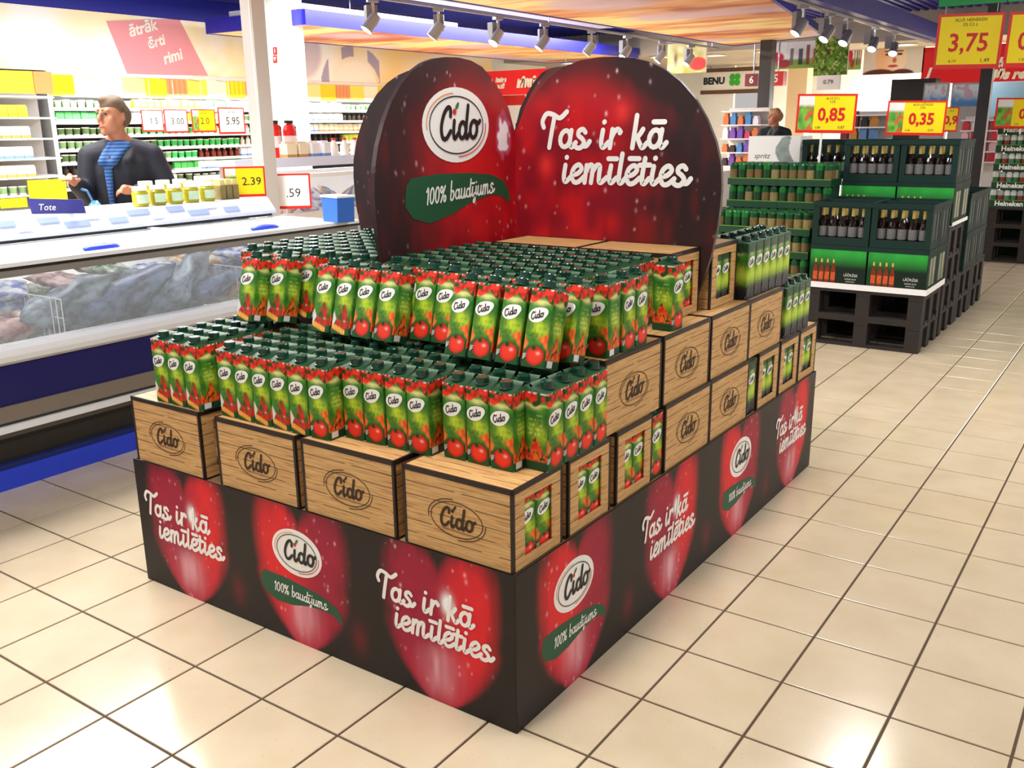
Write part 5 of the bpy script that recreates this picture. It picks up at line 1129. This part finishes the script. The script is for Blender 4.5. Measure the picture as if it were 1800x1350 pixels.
t, (x2, y2, z2, wd2, ht2) = ysign(1764, 1876, 118, 20, 7.8, 'second large yellow hanging price sign, cut by the picture edge', 'ALUS\n5.2%', '0,95', '1.05', '0,99', side=False, ox=0)
for k, xx in enumerate((x, x2)):
    gb = thing('green_header_board', f'green hanging board with red tag above the {"large" if k == 0 else "second large"} yellow sign', 'sign', (xx, 7.8, 2.53+.02)); b = MB(); b.box(-wd*.52, wd*.52, -.006, .006, 0, .34); b.obj('board', mat('board_green', '#1f9a4e', .5), gb); b = MB(); b.box(-wd*.14, wd*.22, -.010, -.007, .06, .17); b.obj('red_tag', REDINK, gb); letter('JAUNA!', .06, WHITEINK, gb, (wd*.04, -.012, .115), shear=.2)
    b = MB()
    for s in (-1, 1): b.tube([(s*wd*.4, 0, .34), (s*wd*.4, 0, 1.0)], .004, 6)
    b.obj('wire', STEEL, gb)
ysign(1747, 1850, 226, 172, 9.9, 'yellow price sign with picture strip on the can tower', 'ALUS 0.5 L', '0,75', '0.90', '0.85', post=.06)
ysign(1650, 1681, 232, 188, 8.6, 'small yellow price sign half hidden behind the tall beer stack', 'ALUS', '0,9', '', '', side=False, post=1.45)
a = wp(1735, 120, y=12.0); b = MB(); b.box(a[0]-.07, a[0]+.07, 12.0, 12.14, 0, 3.56); b.obj('column_3', mat('column_dark', '#3a3a3c', .5), kind='structure', label='dark slim column behind the hanging price signs')
a = wp(1343, 150, y=15.5); b = MB(); b.box(a[0]-.11, a[0]+.11, 15.5, 15.72, 0, 3.56); b.obj('column_4', mat('column_dark', '#3a3a3c', .5), kind='structure', label='dark column in front of the pharmacy shopfront')

# ------------------------------------------------------------------ the mall beyond: shopfronts, banners, checkouts
SY = 23.0
def xz(u, v, y=SY): p = wp(u, v, y=y); return p[0], p[2]
def panel(name, u0, u1, v0, v1, y, m, lab, cat, th_=.06, frame=None, kind=None):
    x0, z1 = xz(u0, v0, y); x1, z0 = xz(u1, v1, y); z0 = max(z0, .002)
    t = thing(name, lab, cat, ((x0+x1)/2, y, z0)); w_ = x1-x0; h_ = z1-z0
    b = MB(); b.box(-w_/2, w_/2, 0, th_, 0, h_); b.obj('panel', m, t)
    if frame:
        f = .05; b = MB(); b.box(-w_/2-f, w_/2+f, -.02, .08, h_, h_+f*2); b.box(-w_/2-f, w_/2+f, -.02, .08, -f*2, 0); b.obj('frame', frame, t)
    return t, w_, h_
SHOPW = mat('shop_white', '#fbfaf6', .6)
wl2 = MB(); wl2.box(-14, -8.9, SY+.4, SY+.5, 0, 3.05); wl2.box(-8.9, 14, SY+3, SY+3.1, 0, 3.05); wl2.obj('wall_shops', SHOPW, kind='structure', label='bright white shop walls beyond the checkouts')
t, w_, h_ = panel('pharmacy_sign', 1236, 1337, 128, 156, SY, WB, 'long white pharmacy sign with green clover over shopfront', 'sign', .15, mat('sign_brown', '#6a4a34', .5))
letter('BENU', h_*.52, mat('sign_ink', '#1d2a2a', .5), t, (-w_*.30, -.01, h_*.5), bold=.012); b = MB(); b.box(-w_*.4, -w_*.38, .05, .09, h_, 3.05-t.location.z); b.box(w_*.38, w_*.4, .05, .09, h_, 3.05-t.location.z); b.obj('bracket', STEEL, t); letter('Ap', h_*.5, mat('sign_ink', '#1d2a2a', .5), t, (w_*.34, -.01, h_*.46), bold=.012)
b = MB()
for k in range(4): a = PI/4+k*PI/2; disc(b, .1*math.cos(a), .1*math.sin(a), .085, .085, lambda p: (w_*.06+p.x, -.012-.001*k, h_*.55+p.y), 0, 14)
b.obj('clover', mat('clover_green', '#3fbf3a', .5), t)
for k, (u0, u1, v0, v1, tx, c) in enumerate(((1310, 1332, 130, 151, '6', '#7a1418'), (1352, 1376, 126, 150, '5', '#d8201c'))):
    t, w_, h_ = panel('checkout_number', u0, u1, v0, v1, 16.5, mat('chk'+c, c, .4), f'{"dark" if k == 0 else "bright"} red checkout number box marked {"six" if k == 0 else "five"}', 'sign', .2); letter(tx, h_*.8, WHITEINK, t, (0, -.01, h_*.48), bold=.004)
    b = MB(); b.tube([(0, .1, h_), (0, .1, 3.57-t.location.z)], .015, 6); b.obj('hanger', STEEL, t)
def pic(name, u0, u1, v0, v1, y, fn, lab, th_=.05, nx=60, ny=40, hang=True):
    x0, z1 = xz(u0, v0, y); x1, z0 = xz(u1, v1, y); t = thing(name, lab, 'banner', ((x0+x1)/2, y, z0)); w_, h_ = x1-x0, z1-z0
    b = MB(); b.box(-w_/2, w_/2, 0, th_, 0, h_); b.obj('board', W, t)
    U, V = np.meshgrid(np.linspace(0, 1, nx), np.linspace(0, 1, ny)); c = fn(U, V); link('print', grid_mesh('print', np.stack([(U-.5)*w_, np.full_like(U, -.003), V*h_], 2), c, PRINTM), t)
    if hang:
        for s in (-.4, .4): b = MB(); b.tube([(s*w_, th_/2, h_), (s*w_, th_/2, max(h_+.05, (3.045 if y > 18 else 2.988 if name == 'store_banner' else 3.555)-z0))], .006, 5); b.obj('wire', STEEL, t)
    return t, w_, h_
def f_field(U, V): n = vnoise(U*6, V*5, 2); c = lerp(HC('#b8b04a'), HC('#efe6b8'), np.clip(n+V*.4-.2, 0, 1)); c = lerp(c, HC('#7a4a20'), np.exp(-(((U-.22)/.06)**2+((V-.5)/.25)**2))); return lerp(c, HC('#d8322c'), smooth(.06, .04, (U-.8)**2+((V-.3))**2))
def f_people(U, V):
    c = lerp(HC('#8aa84a'), HC('#f4f6f6'), smooth(.3, .42, V)); c = lerp(c, HC('#c8283a'), smooth(.05, .03, (U-.13)**2+(V-.45)**2)); c = lerp(c, HC('#a82a3a'), smooth(.03, .015, (U-.32)**2+(V-.2)**2))
    for cx, h, cc in ((.48, .75, '#6a6a72'), (.66, .72, '#2f3a4a'), (.80, .85, '#8a2a34'), (.94, .7, '#c84a3a')): c = lerp(c, HC(cc), (((np.abs(U-cx) < .035) & (V > .15) & (V < h)))*.9)
    return c
def f_green(U, V): n = vnoise(U*14, V*16, 7); c = lerp(HC('#2a6a1e'), HC('#7ab03a'), n); c = lerp(c, HC('#d8d87a'), (vnoise(U*18, V*20, 8) > .75)*.8); return lerp(c, HC('#3a2a20'), (vnoise(U*12+4, V*14, 9) > .78)*.8)
def f_face(U, V):
    c = lerp(HC('#d8d0c8'), HC('#efe9e2'), U); fx = np.hypot((U-.46)/.26, (V-.55)/.62); sk = lerp(HC('#f6c49a'), HC('#ffe8d0'), smooth(.3, .6, U)); c = lerp(c, sk, smooth(1.05, .95, fx)); c = lerp(c, HC('#5a2a20'), smooth(1.1, .9, np.hypot((U-.28)/.3, (V+.05)/.25))); c = lerp(c, HC('#5a2a20'), smooth(1.1, .9, np.hypot((U-.66)/.2, (V+.02)/.2)))
    for ex in (.40, .60): c = lerp(c, HC('#4a2a1c'), smooth(1.1, .7, np.hypot((U-ex)/.05, (V-.74)/.05))); c = lerp(c, HC('#6a3a24'), smooth(1.1, .7, np.hypot((U-ex)/.07, (V-.86)/.03)))
    c = lerp(c, HC('#c87a50'), smooth(1.1, .6, np.hypot((U-.52)/.04, (V-.52)/.12))); return lerp(c, HC('#c8463a'), smooth(1.1, .8, np.hypot((U-.50)/.09, (V-.30)/.05)))
def f_veg(U, V): n = vnoise(U*8, V*5, 12); c = np.ones(U.shape+(3,))*HC('#f2f4ea'); c = lerp(c, HC('#2f8a3a'), (n > .6)*1.0); return lerp(c, HC('#d83a2a'), (vnoise(U*7+3, V*6, 13) > .72)*1.0)
pic('field_banner', 1174, 1240, 78, 127, 17.2, f_field, 'hanging banner with a straw field and red badge'); pic('people_banner', 1352, 1436, 76, 119, 17.4, f_people, 'white banner with small figures and red badge'); pic('foliage_banner', 1434, 1488, 66, 131, 14.5, f_green, 'green leafy banner hanging above the can stack'); pic('portrait_banner', 1520, 1622, 86, 128, 20.0, f_face, 'wide banner with a smiling face', nx=90); pic('vegetable_banner', 1084, 1116, 80, 106, 21, f_veg, 'small white banner with vegetables, nearer the heart'); pic('vegetable_banner', 1124, 1150, 80, 106, 21, f_veg, 'narrow white banner with vegetables, second one'); pic('tall_banner', 1494, 1513, 68, 122, 20, f_people, 'narrow red and white banner beside the leafy one')
t, w_, h_ = panel('price_label_holder', 1437, 1475, 132, 157, 14.5, WB, 'white price label under the leafy banner', 'sign'); letter('0.79', h_*.4, INK, t, (0, -.01, h_*.5))
b = MB(); b.tube([(-w_*.3, .03, h_), (-w_*.3, .03, h_+.06)], .01, 6); b.tube([(w_*.3, .03, h_), (w_*.3, .03, h_+.06)], .01, 6); b.obj('clips', STEEL, t)
def f_red(U, V): return np.ones(U.shape+(3,))*HC('#e0202a')
t, w_, h_ = pic('red_banner', 1624, 1840, 84, 141, 20.0, f_red, 'long red banner with white italic lettering', nx=4, ny=4); letter('Jūs redzēt', h_*.34, WHITEINK, t, (w_*.30, -.01, h_*.18), shear=.25, bold=.015); letter('J', h_*.34, WHITEINK, t, (-w_*.44, -.01, h_*.3), shear=.25, bold=.015); letter('nāk', h_*.34, WHITEINK, t, (w_*.08, -.01, h_*.5), shear=.25, bold=.015)
t, w_, h_ = pic('store_banner', 850, 1010, 126, 163, 15.6, f_red, 'red store banner seen between the heart lobes', nx=4, ny=4); letter('rimi', h_*.55, WHITEINK, t, (-w_*.02, -.01, h_*.5), shear=.2, bold=.03); letter('imies\nvai!', h_*.26, WHITEINK, t, (-w_*.30, -.01, h_*.5), shear=.2, bold=.012)
t, w_, h_ = panel('tall_cupboard', 884, 925, 168, 380, 17.0, WB, 'white cupboard panel between the heart lobes with dark window', 'panel'); b = MB(); b.box(.05, .25, -.02, -.005, h_*.6, h_*.72); b.obj('window', BLACK, t); b = MB(); b.box(-w_/2, w_/2, -.02, 0, h_*.9, h_); b.obj('red_band', REDINK, t)
# downlights in the mall ceiling
DL = mat('downlight_glow', '#fff6e4', .4, emit=5.0)
for k, (u, v) in enumerate(((917, 117), (1003, 111), (1160, 100), (1258, 97), (1590, 78), (1350, 90))):
    p = wp(u, v, z=3.045); t = thing('downlight', f'round recessed ceiling light over the mall, {ORD[k]} one', 'lamp', (p[0], p[1], 3.03)); b = MB(); b.lathe([(.24, .018), (.26, .0), (.20, 0), (.19, .015)], 20, cap=False); b.obj('ring', W, t); b = MB(); b.lathe([(.19, .014), (.0001, .014)], 20, cap=False); b.obj('diffuser', DL, t)
# shop interiors: racks, screens, counters
def rack(u0, u1, v0, v1, y, lab, cols, seed, depth=.4):
    x0, z1 = xz(u0, v0, y); x1, z0 = xz(u1, v1, y); t = thing('display_rack', lab, 'display rack', (x0, y, 0)); w_ = x1-x0; r = random.Random(seed)
    b = MB(); b.box(0, w_, depth-.02, depth, 0, z1); b.obj('back', mat('rack_pale', '#dcd8d4', .5), t)
    n = 4
    for k in range(n+1):
        z = max(.1, z0-.3)+k*(z1-max(.1, z0-.3)-.05)/n; b = MB(); b.box(0, w_, 0, depth-.02, z-.02, z); b.obj('shelf', W, t)
        if k < n:
            m = int(w_/.14)
            for q in range(m):
                b = MB(); h = r.uniform(.12, .24); b.box(-.05, .05, -.06, .06, 0, h*.7); b.box(-.035, .035, -.05, .05, h*.7, h); c = r.choice(cols); b.obj('packet', mat('rk'+c, c, .5), t, (.07+q*.14, .12, z))
    return t
rack(1268, 1335, 190, 262, 14.9, 'rack of colourful small goods by the checkouts', ['#7a4ab0', '#e8e4f0', '#2f3a4a', '#d8743a', '#4a8ac8', '#c83a5a', '#3a2a22'], 1); rack(1476, 1556, 196, 250, 13.0, 'dark rack of mixed goods behind the price signs', ['#c88a3a', '#2a2a2a', '#5a8ac0', '#e8e0d8', '#7a2a2a'], 2); rack(1690, 1760, 205, 250, 15, 'low rack of pink and red packets', ['#d83a4a', '#f0c8d0', '#e8e0e4', '#c8283a'], 3)
t, w_, h_ = panel('dark_stall', 1568, 1622, 140, 365, 19, mat('stall_black', '#1c1a1c', .5), 'dark stall opening beyond the beer stacks', 'stall', .5)
for k, (u0, u1) in enumerate(((1625, 1664), (1674, 1722))):
    t, w_, h_ = panel('shop_screen', u0, u1, 146, 190, 18.3, GREY, f'grey framed shop poster with pale blue picture, {ORD[k]} one', 'poster', .12); U, V = np.meshgrid(np.linspace(0, 1, 30), np.linspace(0, 1, 26)); n = vnoise(U*6, V*6, 30+k); c = lerp(HC('#4a8ac8'), HC('#dff0fa'), smooth(.3, .9, V+.3*n)); c = lerp(c, HC('#d89ab8'), (n > .7)*.7)
    link('picture', grid_mesh('picture', np.stack([(U-.5)*w_*.88, np.full_like(U, -.004), V*h_*.86+h_*.07], 2), c, PRINTM), t); b = MB(); b.box(-w_/2, w_/2, .02, .1, -t.location.z, 0); b.obj('stand', GREY, t)
panel('blue_partition', 1724, 1860, 140, 215, 21, mat('slate_blue', '#4a6478', .5), 'slate blue shop partition at the far edge', 'partition'); panel('beige_pillar', 1386, 1412, 120, 240, 21, mat('pillar_beige', '#e6cfa8', .6), 'beige shop pillar beside the checkout numbers', 'pillar', .4)
panel('shop_partition', 1416, 1560, 124, 330, 22, SHOPW, 'white shop panel behind the yellow signs', 'panel', .3)
ct = thing('checkout_counter', 'white checkout counter seen beyond the heart board', 'counter', (-5.9, 11.0, 0)); b = MB(); b.box(0, 1.5, 0, 2.2, .06, .82); b.obj('cabinet', W, ct); b = MB(); b.box(-.03, 1.53, -.03, 2.23, .82, .87); b.obj('worktop', SHOPW, ct); b = MB(); b.box(.05, 1.45, .05, 2.15, 0, .06); b.obj('plinth', GREY, ct); b = MB(); b.box(.1, 1.4, -.032, -.03, .74, .77); b.obj('bumper', BLACK, ct)

# ------------------------------------------------------------------ people
def capsule(mb, a, b, ra, rb, sq=(1, 1), n=14, mi=0):
    a, b = Vector(a), Vector(b); t = (b-a).normalized(); u = Vector((1, 0, 0)) if abs(t.z) > .6 else Vector((0, 0, 1)); u = (u-t*u.dot(t)).normalized(); v = t.cross(u); rings = []
    for k in range(5): th = PI/2*(1-k/4); rings.append((a-t*ra*math.sin(th), ra*max(math.cos(th), .02)))
    for k in range(5): th = PI/2*(k/4); rings.append((b+t*rb*math.sin(th), rb*max(math.cos(th), .02)))
    vs = [c+u*r*sq[0]*math.cos(2*PI*i/n)+v*r*sq[1]*math.sin(2*PI*i/n) for c, r in rings for i in range(n)]; m = len(rings)
    fs = [(j*n+i, j*n+(i+1) % n, (j+1)*n+(i+1) % n, (j+1)*n+i) for j in range(m-1) for i in range(n)]+[tuple(range(n-1, -1, -1)), tuple((m-1)*n+i for i in range(n))]
    mb.add(vs, fs, mi)
def fused(mb, name, m, parent, vox, sm=4):
    o = mb.obj(name, m, parent); r = o.modifiers.new('fuse', 'REMESH'); r.mode = 'VOXEL'; r.voxel_size = vox; r.use_smooth_shade = True
    s = o.modifiers.new('soft', 'SMOOTH'); s.iterations = sm; s.factor = .5; return o
SKIN = mat('skin', '#a96e52', .5, noise=.06)
def person(loc, rz, lab, pose, jacket, shirt, trousers, hair, hy=0.0, vox=.008):
    """local: x right of the picture, -y towards the viewer, z up; hy turns the head"""
    t = thing('person', lab, 'person', loc, rz); J = pose; b = MB(); hp = Vector(J['head']); hm = Matrix.Rotation(hy, 3, 'Z')
    H = lambda x, y, z: tuple(hp + hm @ Vector((x, y, z)))        # head space: face looks to -y
    b.blob(H(0, .008, .03), (.078, .098, .105), nu=20, nv=14); b.blob(H(0, -.030, -.045), (.058, .068, .075), nu=18, nv=12)
    capsule(b, H(0, -.098, .02), H(0, -.112, -.016), .011, .016); capsule(b, H(-.02, -.088, -.065), H(.02, -.088, -.065), .012, .012); capsule(b, H(0, -.082, -.098), H(0, -.08, -.10), .024, .024)
    capsule(b, H(-.045, -.082, .036), H(.045, -.082, .036), .014, .014)
    for s in (-1, 1): capsule(b, H(s*.082, .012, .02), H(s*.082, .018, -.018), .013, .010, (1, 1.5)); b.blob(H(s*.045, -.055, -.02), (.03, .035, .035))
    nk = Vector(J['neck']); capsule(b, tuple(nk), H(0, .012, -.06), .062, .056); capsule(b, (0, .01, 1.0), (0, .01, 1.36), .135, .15, (1.15, .8)); capsule(b, (0, .01, 1.34), tuple(nk), .13, .07, (1.3, .8))
    for s in ('l', 'r'):
        S, E_, Wr = (Vector(J[s+k]) for k in ('s', 'e', 'w')); capsule(b, S, E_, .052, .042); capsule(b, E_, Wr, .042, .028)
        d = (Wr-E_).normalized(); side = Vector(J.get(s+'n', (0, 0, 1))); side = (side-d*side.dot(d)).normalized(); ac = d.cross(side).normalized()
        capsule(b, Wr, Wr+d*.075, .030, .034, (1.0, .62)); palm = Wr+d*.085
        for q, (o_, ln) in enumerate(((-.030, .062), (-.010, .072), (.010, .068), (.029, .052))):
            f0 = palm+ac*o_; f1 = f0+d*ln*.55-side*.010; f2 = f1+d*ln*.32-side*.030; capsule(b, f0, f1, .0095, .009, n=8); capsule(b, f1, f2, .009, .0078, n=8)
        th0 = Wr+d*.03-ac*.026; capsule(b, th0, th0+d*.035-ac*.030-side*.008, .013, .011, n=8); capsule(b, th0+d*.035-ac*.030-side*.008, th0+d*.066-ac*.034-side*.02, .011, .009, n=8)
    for s in (-1, 1): capsule(b, (s*.09, .01, .95), (s*.10, .01, .5), .088, .06); capsule(b, (s*.10, .01, .5), (s*.10, .03, .10), .06, .045)
    fused(b, 'body', SKIN, t, vox, 3)
    h = MB(); h.blob(H(0, .012, .068), (.083, .100, .076), nu=20, nv=14, jit=.03); h.blob(H(0, .052, .01), (.082, .070, .088), nu=18, nv=12); h.blob(H(.052, .02, .05), (.034, .06, .05)); h.blob(H(-.052, .02, .05), (.034, .06, .05)); h.blob(H(0, -.04, .105), (.055, .045, .028)); fused(h, 'hair', mat('hair'+hair, hair, .7, noise=.3, nscale=60), t, .01, 2)
    for s in (-1, 1):
        e = MB(); e.blob(H(s*.030, -.083, .020), (.013, .009, .008), nu=10, nv=8); e.obj('eye', mat('eye_dark', '#2a201c', .3), t); e = MB(); capsule(e, H(s*.016, -.094, .042), H(s*.048, -.084, .043), .005, .004, n=8); e.obj('eyebrow', mat('hair'+hair, hair, .7), t)
    e = MB(); capsule(e, H(-.020, -.099, -.062), H(.020, -.099, -.062), .0055, .0055, (1, 1.0), n=8); e.obj('mouth', mat('lip', '#9a5044', .5), t)
    jk = MB(); capsule(jk, (0, .01, .86), (0, .01, 1.30), .185, .185, (1.12, .80)); capsule(jk, (0, .012, 1.28), (0, .012, 1.40), .185, .13, (1.2, .74))
    for s in ('l', 'r'): S, E_, Wr = (Vector(J[s+k]) for k in ('s', 'e', 'w')); capsule(jk, (S.x*.4, S.y, S.z+.02), S, .10, .082); capsule(jk, S, E_, .084, .070); capsule(jk, E_, E_+(Wr-E_)*.86, .070, .052)
    for s in (-1, 1): capsule(jk, (s*.075, -.03, 1.455), (s*.055, -.12, 1.38), .028, .03)
    capsule(jk, (-.075, .05, 1.47), (.075, .05, 1.47), .034, .034); fused(jk, 'jacket', mat('jacket'+jacket, jacket, .7, noise=.2), t, .012, 3)
    sh = MB(); a0 = J.get('open', -.04)
    for s in (-1, 1): capsule(sh, (s*.055, -.05, 1.475), (a0+s*.03, -.128, 1.37), .026, .03)
    capsule(sh, (a0, -.115, 1.39), (a0, -.150, 1.20), .034, .022, (1, .6)); capsule(sh, (a0, -.150, 1.20), (a0, -.147, 1.0), .022, .012, (1, .6)); capsule(sh, (0, .03, 1.47), (0, -.03, 1.45), .068, .068); capsule(sh, (-.01, -.05, 1.445), (a0, -.112, 1.37), .044, .036); fused(sh, 'shirt', shirt, t, .009, 2)
    tr_ = MB()
    for s in (-1, 1): capsule(tr_, (s*.085, .01, .93), (s*.10, .01, .5), .105, .078); capsule(tr_, (s*.10, .01, .5), (s*.10, .03, .06), .078, .066)
    fused(tr_, 'trousers', mat('tr'+trousers, trousers, .8, noise=.2), t, .014, 2)
    for s in (-1, 1): q = MB(); capsule(q, (s*.10, .05, .045), (s*.11, -.13, .035), .045, .040, (1, .9)); q.obj('shoe', BLACK, t)
    return t
def shirt_mat():
    m = bpy.data.materials.new('blue_check_shirt'); m.use_nodes = True; nt = m.node_tree; bb = nt.nodes['Principled BSDF']; tc = nt.nodes.new('ShaderNodeTexCoord'); wv = nt.nodes.new('ShaderNodeTexWave'); wv.bands_direction = 'Z'; wv.inputs['Scale'].default_value = 14
    cr = nt.nodes.new('ShaderNodeValToRGB'); cr.color_ramp.elements[0].color = (*hexc('#12305e'), 1); cr.color_ramp.elements[1].color = (*hexc('#3a6aa8'), 1); nt.links.new(tc.outputs['Object'], wv.inputs[0]); nt.links.new(wv.outputs['Fac'], cr.inputs[0]); nt.links.new(cr.outputs[0], bb.inputs['Base Color']); bb.inputs['Roughness'].default_value = .8; return m
MP = wp(207, 229, y=2.02)
POSE = dict(head=(-.02, -.02, 1.655), neck=(0, .0, 1.49), ls=(-.185, .0, 1.40), le=(-.225, -.06, 1.16), lw=(-.27, -.26, 1.25), ln=(0, .2, 1), rs=(.19, .03, 1.40), re=(.29, -.02, 1.14), rw=(.075, -.25, 1.19), rn=(-.2, .5, 1), open=-.075)
person((MP[0], MP[1], 0), -YAW+.30, 'man in dark navy jacket over blue shirt, walking behind the freezer', POSE, '#10131f', shirt_mat(), '#12131c', '#5a4632', -.75)
POSE2 = dict(head=(0, 0, 1.655), neck=(0, .0, 1.49), ls=(-.185, .0, 1.40), le=(-.24, -.02, 1.14), lw=(-.2, -.2, 1.0), rs=(.19, .0, 1.40), re=(.25, -.02, 1.14), rw=(.2, -.2, 1.0), open=-.06)
P2 = wp(1362, 215, y=13.6)
person((P2[0], P2[1], 0), -YAW-.2, 'person in dark coat with fair hair near the checkouts', POSE2, '#1c2a30', mat('grey_shirt', '#5a6268', .8), '#1a1c22', '#a8825a', -1.3, .014)
# blue shopping bag on the man's arm
bg = thing('shopping_bag', 'pale blue plastic bag hanging at the man in the navy jacket', 'bag', (MP[0], MP[1], 0), -YAW+.30)
b = MB(); b.blob((-.16, -.30, .98), (.075, .055, .15), nu=16, nv=12, jit=.10); b.obj('bag_film', mat('bag_blue', '#6fa6dc', .35, noise=.25, nscale=20), bg, smooth=True)
b = MB(); b.tube([(-.17, -.30, 1.12), (-.20, -.30, 1.20), (-.235, -.27, 1.21)], .008, 6); b.obj('handle', mat('bag_blue2', '#4f8ad0', .4), bg)
